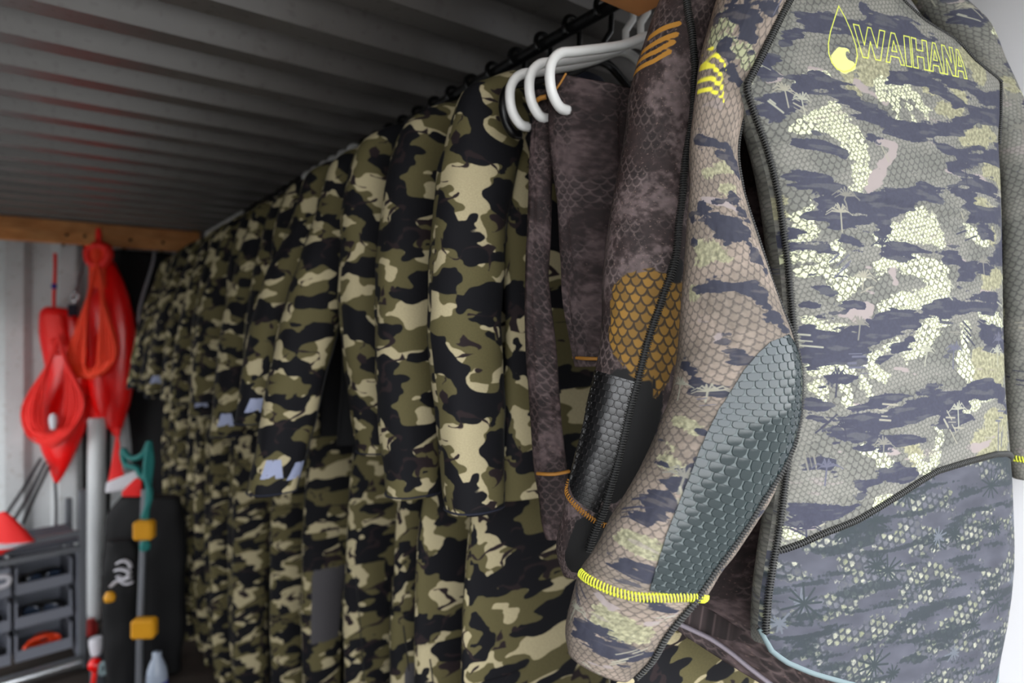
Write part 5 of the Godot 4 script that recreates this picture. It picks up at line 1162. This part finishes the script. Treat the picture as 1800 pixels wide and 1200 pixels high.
# tile: (metres per texture across, metres per texture down); zero = the texture covers the whole loft once
func loft_mesh(s: Dictionary, tile := Vector2.ZERO, shift := Vector2.ZERO, hem := 0.004, closed_top := true) -> ArrayMesh:
	var P := []
	var U := []
	var nr: int = s.nr
	var nc: int = s.nc
	var um: float = s.G / tile.x if tile.x > 0.0 else 1.0
	if tile.x > 0.0: um = maxf(1.0, roundf(um * 8.0) / 8.0) if um > 1.0 else um
	if closed_top:
		P.append(ring(s, 0, 0.02, Vector3.ZERO)); U.append(uvs(nc, um, shift, (s.L[0] / tile.y if tile.y > 0.0 else 0.0) + shift.y))
		P.append(ring(s, 0, 0.7, Vector3.ZERO)); U.append(uvs(nc, um, shift, (s.L[0] / tile.y if tile.y > 0.0 else 0.0) + shift.y))
	for i in nr:
		P.append(s.P[i])
		U.append(uvs(nc, um, shift, (s.L[i] / tile.y if tile.y > 0.0 else float(i) / (nr - 1)) + shift.y))
	var e := nr - 1
	var v: float = (s.L[e] / tile.y if tile.y > 0.0 else 1.0) + shift.y
	if hem > 0.0:   # the edge of the cloth has a thickness and the inside is seen
		var back: Vector3 = (s.C[e - 1] - s.C[e]).normalized()
		P.append(thin_ring(s, e, hem * 0.3, -back * hem * 0.5)); U.append(uvs(nc, um, shift, v))
		P.append(thin_ring(s, e, hem, -back * hem * 0.3)); U.append(uvs(nc, um, shift, v))
		P.append(thin_ring(s, e, hem * 1.3, back * 0.05)); U.append(uvs(nc, um, shift, v))
		P.append(ring(s, e, 0.02, back * 0.06)); U.append(uvs(nc, um, shift, v))
	else:
		P.append(ring(s, e, 0.7, Vector3.ZERO)); U.append(uvs(nc, um, shift, v))
		P.append(ring(s, e, 0.02, Vector3.ZERO)); U.append(uvs(nc, um, shift, v))
	return grid_mesh(P, U)

func uvs(nc: int, um: float, shift: Vector2, v: float) -> PackedVector2Array:
	var r := PackedVector2Array()
	for j in nc + 1: r.append(Vector2(um * j / nc + shift.x, v))
	return r

func ring(s: Dictionary, i: int, k: float, by: Vector3) -> PackedVector3Array:
	var r := PackedVector3Array()
	for q in s.P[i]: r.append(s.C[i] + (q - s.C[i]) * k + by)
	return r

func thin_ring(s: Dictionary, i: int, cut: float, by: Vector3) -> PackedVector3Array:
	var r := PackedVector3Array()
	for q in s.P[i]:
		var o: Vector3 = q - s.C[i]
		r.append(s.C[i] + o * maxf(0.1, 1.0 - cut / maxf(o.length(), 0.001)) + by)
	return r

# the point of a loft at (u, v) in 0..1, lifted by off
func on(s: Dictionary, u: float, v: float, off := 0.0) -> Vector3:
	var fv: float = clampf(v, 0.0, 1.0) * (s.nr - 1)
	var i := mini(int(fv), s.nr - 2)
	var fu: float = fposmod(u, 1.0) * s.nc
	var j := mini(int(fu), s.nc - 1)
	var a: Vector3 = s.P[i][j].lerp(s.P[i][j + 1], fu - j)
	var b: Vector3 = s.P[i + 1][j].lerp(s.P[i + 1][j + 1], fu - j)
	var p := a.lerp(b, fv - i)
	if off == 0.0: return p
	return p + nrm(s, u, v) * off

func nrm(s: Dictionary, u: float, v: float) -> Vector3:
	var e := 0.012
	var v0 := maxf(0.0, v - e)
	var v1 := minf(1.0, v + e)
	var n := (on(s, u + e, v) - on(s, u - e, v)).cross(on(s, u, v1) - on(s, u, v0)).normalized()
	var fv := int(clampf(v, 0.0, 1.0) * (s.nr - 1))
	if n.dot(on(s, u, v) - s.C[fv]) < 0.0: n = -n
	return n

# a smooth run of points through the given ones
func smooth(pts: PackedVector3Array, each: int) -> PackedVector3Array:
	var r := PackedVector3Array()
	var n := pts.size()
	for i in n - 1:
		for k in each:
			r.append(pts[i].cubic_interpolate(pts[i + 1], pts[maxi(i - 1, 0)], pts[mini(i + 2, n - 1)], float(k) / each))
	r.append(pts[n - 1])
	return r

func v3(a: Array) -> PackedVector3Array:
	var r := PackedVector3Array()
	for i in range(0, a.size(), 3): r.append(Vector3(a[i], a[i + 1], a[i + 2]))
	return r

func tube_rows(path: PackedVector3Array, r: float, sides := 6, flat := 1.0, up := Vector3(0.31, 0.9, 0.2)) -> Array:
	var P := []
	var U := []
	var n := path.size()
	var side := Vector3.ZERO
	var run := 0.0
	for i in n:
		var t := (path[mini(i + 1, n - 1)] - path[maxi(i - 1, 0)]).normalized()
		side = (up.cross(t) if i == 0 else side - t * side.dot(t)).normalized()
		if side.length() < 0.5: side = t.cross(Vector3(0.7, 0.1, 0.7)).normalized()
		var top := t.cross(side).normalized()
		if i: run += path[i].distance_to(path[i - 1])
		var row := PackedVector3Array()
		var uv := PackedVector2Array()
		for j in sides + 1:
			var a := TAU * (j % sides) / sides
			row.append(path[i] + side * (cos(a) * r) + top * (sin(a) * r * flat))
			uv.append(Vector2(float(j) / sides, run))
		P.append(row)
		U.append(uv)
	return [P, U]

func tube(path: PackedVector3Array, r: float, sides := 8, flat := 1.0) -> ArrayMesh:
	var g := tube_rows(path, r, sides, flat)
	var a := PackedVector3Array()
	var b := PackedVector3Array()
	for j in sides + 1:
		a.append(path[0])
		b.append(path[path.size() - 1])
	g[0].push_front(a); g[1].push_front(g[1][0])
	g[0].append(b); g[1].append(g[1][g[1].size() - 1])
	return grid_mesh(g[0], g[1])

# thread sewn over a seam: a wire wound round the path
func coil(path: PackedVector3Array, normals: PackedVector3Array, r: float, pitch: float, wire: float, flat := 0.5) -> ArrayMesh:
	var w := PackedVector3Array()
	var ph := 0.0
	for i in path.size() - 1:
		var a := path[i]
		var b := path[i + 1]
		var t := (b - a).normalized()
		var n := normals[i]
		var side := n.cross(t).normalized()
		var steps := maxi(2, int(ceilf(a.distance_to(b) / pitch * 8.0)))
		for k in steps:
			var q := a.lerp(b, float(k) / steps)
			w.append(q + side * (cos(ph) * r) + n * (sin(ph) * r * flat))
			ph += TAU / 8.0 * (a.distance_to(b) / pitch * 8.0 / steps)
	return tube(w, wire, 4)

# chamfered box, as triangles in a SurfaceTool
func add_box(st: SurfaceTool, at: Vector3, size: Vector3, ch := 0.003, turn := Basis()) -> void:
	var h := size / 2.0
	ch = minf(ch, minf(h.x, minf(h.y, h.z)) * 0.6)
	var pts := []
	for sx in [-1, 1]:
		for sy in [-1, 1]:
			for sz in [-1, 1]:
				var s := Vector3(sx, sy, sz)
				pts.append([s * (h - Vector3(0, ch, ch)), s * (h - Vector3(ch, 0, ch)), s * (h - Vector3(ch, ch, 0))])
	var faces := []
	for ax in 3:
		var o1 := (ax + 1) % 3
		var o2 := (ax + 2) % 3
		for sg in 2:
			var f := []
			for q in [[0, 0], [1, 0], [1, 1], [0, 1]]:
				var b := [0, 0, 0]
				b[ax] = sg; b[o1] = q[0]; b[o2] = q[1]
				f.append(pts[b[0] * 4 + b[1] * 2 + b[2]][ax])
			faces.append(f)
		for q in [[0, 0], [0, 1], [1, 0], [1, 1]]:   # edges that run along ax
			var b0 := [0, 0, 0]
			var b1 := [0, 0, 0]
			b0[ax] = 0; b1[ax] = 1
			b0[o1] = q[0]; b1[o1] = q[0]
			b0[o2] = q[1]; b1[o2] = q[1]
			var i0: int = b0[0] * 4 + b0[1] * 2 + b0[2]
			var i1: int = b1[0] * 4 + b1[1] * 2 + b1[2]
			faces.append([pts[i0][o1], pts[i1][o1], pts[i1][o2], pts[i0][o2]])
	for i in 8: faces.append([pts[i][0], pts[i][1], pts[i][2]])
	for f in faces:
		var mid := Vector3.ZERO
		for q in f: mid += q / f.size()
		var n: Vector3 = (f[2] - f[0]).cross(f[1] - f[0])
		var g: Array = f
		if n.dot(mid) < 0.0:
			g = f.duplicate()
			g.reverse()
			n = -n
		n = (turn * n).normalized()
		for k in range(1, g.size() - 1):
			for q in [g[0], g[k], g[k + 1]]:
				st.set_normal(n)
				st.set_uv(Vector2(q.x + q.z, q.y))
				st.add_vertex(at + turn * q)

func begin() -> SurfaceTool:
	var st := SurfaceTool.new()
	st.begin(Mesh.PRIMITIVE_TRIANGLES)
	return st

func box(at: Vector3, size: Vector3, ch := 0.003, turn := Basis()) -> ArrayMesh:
	var st := begin()
	add_box(st, at, size, ch, turn)
	return st.commit()

# lathe about y: profile of (radius, height)
func lathe(at: Vector3, prof: Array, n := 20, squash := 1.0) -> ArrayMesh:
	var P := []
	var U := []
	for q in prof:
		var row := PackedVector3Array()
		var uv := PackedVector2Array()
		for j in n + 1:
			var a := TAU * (j % n) / n
			row.append(at + Vector3(cos(a) * q[0], q[1], sin(a) * q[0] * squash))
			uv.append(Vector2(float(j) / n, q[1]))
		P.append(row)
		U.append(uv)
	return grid_mesh(P, U)

func mat(c: Color, rough := 0.8, metal := 0.0, spec := 0.5) -> StandardMaterial3D:
	var m := StandardMaterial3D.new()
	m.albedo_color = c
	m.roughness = rough
	m.metallic = metal
	m.metallic_specular = spec
	return m

func tex_mat(t: Texture2D, rough := 0.85, spec := 0.4) -> StandardMaterial3D:
	var m := mat(Color.WHITE, rough, 0.0, spec)
	m.albedo_texture = t
	return m

# ---------------------------------------------------------------- textures
func noise_bytes(w: int, h: int, freq: float, seed_: int, sx := 1, sy := 1, warp := 0.0, oct := 3, seamless := false) -> PackedByteArray:
	var n := FastNoiseLite.new()
	n.seed = seed_
	n.frequency = freq
	n.fractal_octaves = oct
	n.noise_type = FastNoiseLite.TYPE_SIMPLEX_SMOOTH
	if warp > 0.0:
		n.domain_warp_enabled = true
		n.domain_warp_amplitude = warp
		n.domain_warp_frequency = freq * 1.6
		n.domain_warp_fractal_type = FastNoiseLite.DOMAIN_WARP_FRACTAL_NONE
	var im: Image
	if seamless: im = n.get_seamless_image(w / sx, h / sy, false, false, 0.18, true)
	else: im = n.get_image(w / sx, h / sy, false, false, true)
	im.convert(Image.FORMAT_L8)
	if sx > 1 or sy > 1: im.resize(w, h, Image.INTERPOLATE_CUBIC)
	return im.get_data()

func quantile(b: PackedByteArray, q: float) -> float:
	var hist := PackedInt32Array()
	hist.resize(256)
	for i in range(0, b.size(), 7): hist[b[i]] += 1
	var want := q * b.size() / 7.0
	var sum := 0.0
	for i in 256:
		sum += hist[i]
		if sum >= want: return float(i)
	return 255.0

func bytes_tex(w: int, h: int, b: PackedByteArray) -> ImageTexture:
	return ImageTexture.create_from_image(Image.create_from_data(w, h, false, Image.FORMAT_RGB8, b))

# how dark the printed line between fish scales is, for a tile of w x 2 rows of h
func scale_tile(w: int, h: int, width: float) -> PackedByteArray:
	var b := PackedByteArray()
	b.resize(w * h * 2)
	for y in h * 2:
		for x in w:
			var best := 9.0
			for r in [-1, 0, 1, 2]:
				var fx := fposmod(x + 0.5 + (w * 0.5 if (r & 1) else 0.0), w) / w - 0.5
				var edge: float = sqrt(maxf(0.0, 1.0 - 4.0 * fx * fx)) * 1.05 * h + r * h
				var slope := 1.0 + 3.0 * absf(fx) / maxf(0.25, sqrt(maxf(0.0, 1.0 - 4.0 * fx * fx)))
				if y + 0.5 >= r * h - 0.5: best = minf(best, absf(y + 0.5 - edge) / slope)
			b[y * w + x] = int(255.0 * clampf(1.0 - (best - width * 0.5), 0.0, 1.0))
	return b

# shapes of a print: distance fields on a coarse grid, in metres of the cloth
class Print:
	var gw: int
	var gh: int
	var x0: float
	var y0: float
	var step: float
	var f := {}
	func _init(a: float, b: float, w: float, h: float, s: float) -> void:
		x0 = a; y0 = b; step = s
		gw = int(w / s) + 1
		gh = int(h / s) + 1
	func s(key: String, pts: Array) -> void:
		if not f.has(key):
			var z := PackedFloat32Array()
			z.resize(gw * gh)
			z.fill(-0.03)
			f[key] = z
		var g: PackedFloat32Array = f[key]
		var n := pts.size() / 3
		for k in maxi(n - 1, 1):
			var a := Vector2(pts[k * 3], pts[k * 3 + 1])
			var ra: float = pts[k * 3 + 2]
			var k1 := mini(k + 1, n - 1)
			var b := Vector2(pts[k1 * 3], pts[k1 * 3 + 1])
			var rb: float = pts[k1 * 3 + 2]
			var m := maxf(ra, rb) + 0.03
			var ix0 := maxi(0, int((minf(a.x, b.x) - m - x0) / step))
			var ix1 := mini(gw - 1, int((maxf(a.x, b.x) + m - x0) / step) + 1)
			var iy0 := maxi(0, int((minf(a.y, b.y) - m - y0) / step))
			var iy1 := mini(gh - 1, int((maxf(a.y, b.y) + m - y0) / step) + 1)
			var ab := b - a
			var l2 := maxf(ab.length_squared(), 1e-9)
			for iy in range(iy0, iy1 + 1):
				for ix in range(ix0, ix1 + 1):
					var q := Vector2(x0 + ix * step, y0 + iy * step)
					var t := clampf((q - a).dot(ab) / l2, 0.0, 1.0)
					var val := lerpf(ra, rb, t) - q.distance_to(a + ab * t)
					if val > g[iy * gw + ix]: g[iy * gw + ix] = val
		f[key] = g
	func full(key: String, w: int, h: int) -> PackedFloat32Array:
		if not f.has(key):
			var z := PackedFloat32Array()
			z.resize(w * h)
			z.fill(-0.03)
			return z
		var im := Image.create_from_data(gw, gh, false, Image.FORMAT_RF, f[key].to_byte_array())
		im.resize(w, h, Image.INTERPOLATE_BILINEAR)
		return im.get_data().to_float32_array()

func line_px(b: PackedByteArray, w: int, h: int, ax: float, ay: float, bx: float, by: float, r: float, c: Color) -> void:
	var ab := Vector2(bx - ax, by - ay)
	var l2 := maxf(ab.length_squared(), 1e-6)
	for y in range(maxi(0, int(minf(ay, by) - r - 2)), mini(h, int(maxf(ay, by) + r + 3))):
		for x in range(maxi(0, int(minf(ax, bx) - r - 2)), mini(w, int(maxf(ax, bx) + r + 3))):
			var q := Vector2(x + 0.5 - ax, y + 0.5 - ay)
			var t := clampf(q.dot(ab) / l2, 0.0, 1.0)
			var k := clampf(r + 0.5 - (q - ab * t).length(), 0.0, 1.0)
			if k > 0.0:
				var i := (y * w + x) * 3
				b[i] = int(lerpf(b[i], c.r8, k)); b[i + 1] = int(lerpf(b[i + 1], c.g8, k)); b[i + 2] = int(lerpf(b[i + 2], c.b8, k))

# the tiger-stripe print with printed scales; keys N navy, L pale, K pink, O olive, Y yellow
func tiger_bytes(p: Print, w: int, h: int, seed_: int, g0: Color, g1: Color, pale: Color, navy: Color, yel: Color, fine: bool) -> PackedByteArray:
	var N := p.full("N", w, h)
	var L := p.full("L", w, h)
	var K := p.full("K", w, h)
	var O := p.full("O", w, h)
	var Y := p.full("Y", w, h)
	var n1 := noise_bytes(w, h, 0.05, seed_, 5, 1)
	var n2 := noise_bytes(w, h, 0.11, seed_ + 1)
	var n3 := noise_bytes(w, h, 0.012, seed_ + 2, 2, 1)
	var n5 := noise_bytes(w, h, 0.03, seed_ + 9, 4, 1)
	var tw := 14
	var th := 10
	var tile := scale_tile(tw, th, 0.5)
	var tile2 := scale_tile(9, 7, 0.35)
	var pink := Color(0.55, 0.51, 0.50)
	var olive := Color(0.53, 0.52, 0.42)
	var out := PackedByteArray()
	out.resize(w * h * 3)
	for y in h:
		for x in w:
			var i := y * w + x
			var a := (n1[i] - 127.0) / 127.0
			var b := (n2[i] - 127.0) / 127.0
			var c := n3[i] / 255.0
			var r := (n5[i] - 127.0) / 127.0
			var line := tile[((y + x / 4) % (th * 2)) * tw + (x + 4096 - y / 4) % tw] / 255.0
			if fine and c > 0.5: line = tile2[((y + x / 4) % 14) * 9 + (x + 4096 - y / 4) % 9] / 255.0 * 0.8
			var col := g0.lerp(g1, clampf(c * 3.0 - 1.0, 0.0, 1.0))
			col = col * (1.0 + 0.06 * b)
			var inked := line * 0.36
			var k := clampf((O[i] + 0.004 + 0.006 * a + 0.004 * b + 0.006 * r) * 700.0 + 0.5, 0.0, 1.0)
			if k > 0.0:
				col = col.lerp(olive * (1.0 + 0.28 * b), k)
				inked *= 1.0 - 0.7 * k
			k = clampf((K[i] + 0.004 * a + 0.006 * r) * 900.0 + 0.5, 0.0, 1.0)
			if k > 0.0:
				col = col.lerp(pink, k)
				inked *= 1.0 - k
			k = clampf((L[i] + 0.004 + 0.006 * a + 0.003 * b + 0.007 * r) * 900.0 + 0.5, 0.0, 1.0)
			if k > 0.0:
				k *= clampf((b + 0.40 + 0.3 * a) * 8.0, 0.15, 1.0)
				col = col.lerp(pale, k)
				inked = maxf(inked, line * 0.62 * k)
			k = clampf((maxf(N[i], -0.002 - 0.012 + 0.02 * (0.25 - c) * 4.0) + 0.001 + 0.010 * a + 0.002 * b + 0.011 * r) * 1100.0 + 0.5, 0.0, 1.0)
			if k > 0.0:
				var streak := clampf((a - 0.30) * 5.0, 0.0, 1.0) * 0.35
				col = col.lerp(navy.lerp(g0, streak) * (1.0 + 0.05 * b), k)
				inked *= 1.0 - 0.85 * k
			elif a * 0.6 + c > 1.05:
				col = col.lerp(pink, 0.5)
			col = col.lerp(Color(0.09, 0.09, 0.10), inked)
			k = clampf(Y[i] * 1400.0 + 0.5, 0.0, 1.0)
			if k > 0.0: col = col.lerp(yel, k)
			out[i * 3] = clampi(int(col.r * 255.0), 0, 255)
			out[i * 3 + 1] = clampi(int(col.g * 255.0), 0, 255)
			out[i * 3 + 2] = clampi(int(col.b * 255.0), 0, 255)
	return out

# sprigs of palm leaf and loose blades printed over the stripes
func sprigs(b: PackedByteArray, w: int, h: int, seed_: int, count: int, clear: Rect2) -> void:
	var r := RandomNumberGenerator.new()
	r.seed = seed_
	var inks := [Color(0.33, 0.335, 0.39), Color(0.56, 0.56, 0.50), Color(0.20, 0.205, 0.26), Color(0.54, 0.53, 0.47), Color(0.44, 0.43, 0.40)]
	for k in count:
		var x := r.randf() * w
		var y := r.randf() * h
		var ink: Color = inks[r.randi() % 5]
		var kind := r.randf()
		if clear.has_point(Vector2(x, y)): continue
		if kind < 0.35:   # a palm: blades that droop from one point, on a bent stem
			for q in 8:
				var an := -PI * (0.02 + 0.96 * q / 7.0) + r.randf_range(-0.1, 0.1)
				var ln := r.randf_range(16.0, 30.0)
				var m := Vector2(x + cos(an) * ln * 0.6, y + sin(an) * ln * 0.5)
				line_px(b, w, h, x, y, m.x, m.y, 1.3, ink)
				line_px(b, w, h, m.x, m.y, x + cos(an) * ln, y + sin(an) * ln * 0.45 + ln * 0.22, 0.8, ink)
			line_px(b, w, h, x, y, x + r.randf_range(-5.0, 5.0), y + r.randf_range(18.0, 34.0), 1.4, ink)
		else:             # blades lying side by side
			var an := r.randf_range(-0.7, 0.7) + (PI / 2.0 if r.randf() < 0.25 else 0.0)
			for q in 2 + r.randi() % 4:
				var ln := r.randf_range(10.0, 34.0)
				var o := Vector2(x + r.randf_range(-14.0, 14.0), y + q * 7.0 + r.randf_range(-4.0, 4.0))
				var e := o + Vector2(cos(an), sin(an)) * ln
				line_px(b, w, h, o.x, o.y, e.x, e.y, r.randf_range(0.5, 1.7), ink)

# the smooth lower panel: slate ground, clusters of pale scales, dark teal fronds
func frond_tex(w: int, h: int, seed_: int) -> ImageTexture:
	var n1 := noise_bytes(w, h, 0.035, seed_, 6, 1)
	var n2 := noise_bytes(w, h, 0.09, seed_ + 1)
	var n3 := noise_bytes(w, h, 0.014, seed_ + 2, 2, 1)
	var n4 := noise_bytes(w, h, 0.02, seed_ + 3, 2, 1)
	var tw := 16
	var th := 12
	var tile := scale_tile(tw, th, 2.0)
	var rng := RandomNumberGenerator.new()
	rng.seed = seed_
	var tint := PackedFloat32Array()
	for i in 4096: tint.append(rng.randf())
	var q3 := quantile(n3, 0.46)
	var out := PackedByteArray()
	out.resize(w * h * 3)
	for y in h:
		for x in w:
			var i := y * w + x
			var xx := x + 4096 + y / 3
			var yy := y + 4096 - x / 3
			var a := (n1[i] - 127.0) / 127.0
			var b := (n2[i] - 127.0) / 127.0
			var line := tile[(yy % (th * 2)) * tw + xx % tw] / 255.0
			var row := yy / th
			var t := tint[((xx + (row & 1) * tw / 2) / tw * 57 + row * 131) & 4095]
			var col := Color(0.20, 0.207, 0.245).lerp(Color(0.30, 0.305, 0.345), n4[i] / 255.0)
			var k := clampf((n3[i] - q3 + 26.0 * b) / 22.0 + 0.5, 0.0, 1.0)
			if k > 0.0:
				var sc := Color(0.72, 0.71, 0.65).lerp(Color(0.42, 0.435, 0.33), t)
				if t < 0.3: sc = Color(0.34, 0.345, 0.37)
				if t > 0.9: k *= 0.2
				col = col.lerp(sc, k * (1.0 - 0.8 * line) * clampf(0.75 + 0.5 * b, 0.3, 1.0))
				col = col.lerp(Color(0.17, 0.19, 0.21), k * line * 0.7)
			k = clampf((a - 0.12 + 0.3 * b) * 5.0, 0.0, 1.0)
			if k > 0.0: col = col.lerp(Color(0.125, 0.16, 0.18), k * 0.85)
			out[i * 3] = clampi(int(col.r * 255.0), 0, 255)
			out[i * 3 + 1] = clampi(int(col.g * 255.0), 0, 255)
			out[i * 3 + 2] = clampi(int(col.b * 255.0), 0, 255)
	# palm leaves seen from above
	for k in 70:
		var cx := rng.randf() * w
		var cy := rng.randf() * h
		var pale := rng.randf() < 0.3
		for s in 11:
			var an := TAU * s / 11.0 + rng.randf() * 0.3
			var ln := 8.0 + rng.randf() * 16.0 + 8.0 * (k % 3)
			line_px(out, w, h, cx, cy, cx + cos(an) * ln, cy + sin(an) * ln * 0.8, 1.6, Color(0.33, 0.35, 0.38) if pale else Color(0.125, 0.165, 0.18))
	return bytes_tex(w, h, out)

func camo_tex(n: int, seed_: int) -> ImageTexture:
	var a := noise_bytes(n, n, 0.0130, seed_, 2, 2, 24.0, 2, true)
	var b := noise_bytes(n, n, 0.0140, seed_ + 11, 2, 2, 24.0, 2, true)
	var c := noise_bytes(n, n, 0.0120, seed_ + 23, 2, 2, 28.0, 2, true)
	var d := noise_bytes(n, n, 0.0120, seed_ + 37, 2, 2, 10.0, 1, true)
	var e := noise_bytes(n, n, 0.050, seed_ + 41, 2, 2, 8.0, 1, true)
	var f := noise_bytes(n, n, 0.25, seed_ + 5, 1, 1, 0.0, 1, true)
	var qa := quantile(a, 0.66)
	var qb := quantile(b, 0.57)
	var qc := quantile(c, 0.5)
	var qd := quantile(d, 0.52)
	var out := PackedByteArray()
	out.resize(n * n * 3)
	var olive := Color(0.355, 0.33, 0.215)
	var khaki := Color(0.68, 0.635, 0.505)
	var brown := Color(0.145, 0.11, 0.115)
	var black := Color(0.055, 0.055, 0.072)
	for i in n * n:
		var col := olive
		var lobe := (e[i] - 127.0) * 0.16   # finger-like edges
		var k := clampf((a[i] + lobe - qa) * 0.5 + 0.5, 0.0, 1.0)
		if k > 0.0: col = col.lerp(khaki, k)
		k = clampf((b[i] - lobe - qb) * 0.5 + 0.5, 0.0, 1.0)
		if k > 0.0: col = col.lerp(black, k)
		# brown branches: a band along one contour, broken by another noise
		k = clampf((9.0 + lobe * 0.6 - absf(c[i] - qc)) * 0.5, 0.0, 1.0) * clampf((d[i] - qd) * 0.3, 0.0, 1.0)
		if k > 0.0: col = col.lerp(brown, k)
		var g := 0.94 + 0.12 * f[i] / 255.0
		out[i * 3] = int(col.r * g * 255.0)
		out[i * 3 + 1] = int(col.g * g * 255.0)
		out[i * 3 + 2] = int(col.b * g * 255.0)
	return bytes_tex(n, n, out)

# brown print: clouds of grey on brown, speckles, lighter scale lines in places; gold: elbow print that breaks up scale by scale
func brown_tex(w: int, h: int, seed_: int, p: Print = null) -> ImageTexture:
	var a := noise_bytes(w, h, 0.008, seed_, 1, 1, 20.0, 4, p == null)
	var b := noise_bytes(w, h, 0.06, seed_ + 1, 1, 1, 0.0, 3, p == null)
	var c := noise_bytes(w, h, 0.011, seed_ + 2, 1, 1, 10.0, 2, p == null)
	var d := noise_bytes(w, h, 0.16, seed_ + 3, 1, 1, 0.0, 2, p == null)
	var qd := quantile(d, 0.975)
	var tw := 16
	var th := 12
	if p == null: tw = 16
	var tile := scale_tile(tw, th, 1.0)
	var G := PackedFloat32Array()
	var B := PackedFloat32Array()
	var S := PackedFloat32Array()
	if p:
		G = p.full("G", w, h)
		B = p.full("B", w, h)
		S = p.full("S", w, h)
	var out := PackedByteArray()
	out.resize(w * h * 3)
	for y in h:
		for x in w:
			var i := y * w + x
			var col := Color(0.20, 0.158, 0.155).lerp(Color(0.385, 0.34, 0.34), clampf((a[i] + b[i] * 0.45 - 150.0) / 70.0, 0.0, 1.0))
			col = col * (0.8 + 0.4 * b[i] / 255.0)
			var line := tile[(y % (th * 2)) * tw + x % tw] / 255.0
			var m := clampf((c[i] - 118.0) / 40.0, 0.0, 1.0)
			col = col.lerp(Color(0.11, 0.09, 0.09), m * 0.45 * (1.0 - line))
			col = col.lerp(Color(0.46, 0.42, 0.41), m * line * 0.45)
			if d[i] > qd: col = col.lerp(Color(0.58, 0.50, 0.46), 0.6)
			if p:
				var k := clampf(B[i] * 500.0 + 0.5 + (b[i] - 127.0) / 90.0, 0.0, 1.0)
				if k > 0.0: col = col.lerp(Color(0.05, 0.048, 0.05), k)
				# one tone for each printed scale
				var row := y / th
				var cell := ((x + (tw / 2 if row & 1 else 0)) / tw * 71 + row * 37) % 97 / 97.0
				k = clampf((G[i] - 0.005 * cell) * 500.0 + 0.5, 0.0, 1.0)
				if k > 0.0:
					col = col.lerp(Color(0.54, 0.41, 0.16) * (0.88 + 0.24 * cell), k)
					col = col.lerp(Color(0.12, 0.10, 0.09), k * line * 0.75)
				k = clampf(S[i] * 1300.0 + 0.5, 0.0, 1.0)
				if k > 0.0: col = col.lerp(Color(0.72, 0.52, 0.20), k)
			out[i * 3] = clampi(int(col.r * 255.0), 0, 255)
			out[i * 3 + 1] = clampi(int(col.g * 255.0), 0, 255)
			out[i * 3 + 2] = clampi(int(col.b * 255.0), 0, 255)
	return bytes_tex(w, h, out)

func wood_tex(w: int, h: int, seed_: int) -> ImageTexture:
	var a := noise_bytes(w, h, 0.09, seed_, 8, 1)
	var b := noise_bytes(w, h, 0.02, seed_ + 1, 4, 1)
	var rng := RandomNumberGenerator.new()
	rng.seed = seed_
	var knots := []
	for i in 5: knots.append(Vector3(rng.randf() * w, rng.randf() * h, 5.0 + rng.randf() * 5.0))
	var out := PackedByteArray()
	out.resize(w * h * 3)
	for y in h:
		for x in w:
			var i := y * w + x
			var col := Color(0.84, 0.60, 0.38).lerp(Color(0.68, 0.44, 0.25), a[i] / 255.0)
			col = col * (0.85 + 0.3 * b[i] / 255.0)
			for q in knots:
				var r := Vector2((x - q.x) * 0.6, y - q.y).length()
				if r < q.z: col = col.lerp(Color(0.28, 0.14, 0.07), clampf((q.z - r) * 0.5, 0.0, 0.85))
			out[i * 3] = clampi(int(col.r * 255.0), 0, 255)
			out[i * 3 + 1] = clampi(int(col.g * 255.0), 0, 255)
			out[i * 3 + 2] = clampi(int(col.b * 255.0), 0, 255)
	return bytes_tex(w, h, out)

func grime_tex(n: int, seed_: int, c0: Color, c1: Color, spots: Color) -> ImageTexture:
	var a := noise_bytes(n, n, 0.012, seed_, 1, 1, 0.0, 4, true)
	var b := noise_bytes(n, n, 0.12, seed_ + 1, 1, 1, 0.0, 2, true)
	var q := quantile(b, 0.96)
	var out := PackedByteArray()
	out.resize(n * n * 3)
	for i in n * n:
		var col := c0.lerp(c1, a[i] / 255.0)
		if b[i] > q: col = col.lerp(spots, 0.35)
		out[i * 3] = int(col.r * 255.0)
		out[i * 3 + 1] = int(col.g * 255.0)
		out[i * 3 + 2] = int(col.b * 255.0)
	return bytes_tex(n, n, out)
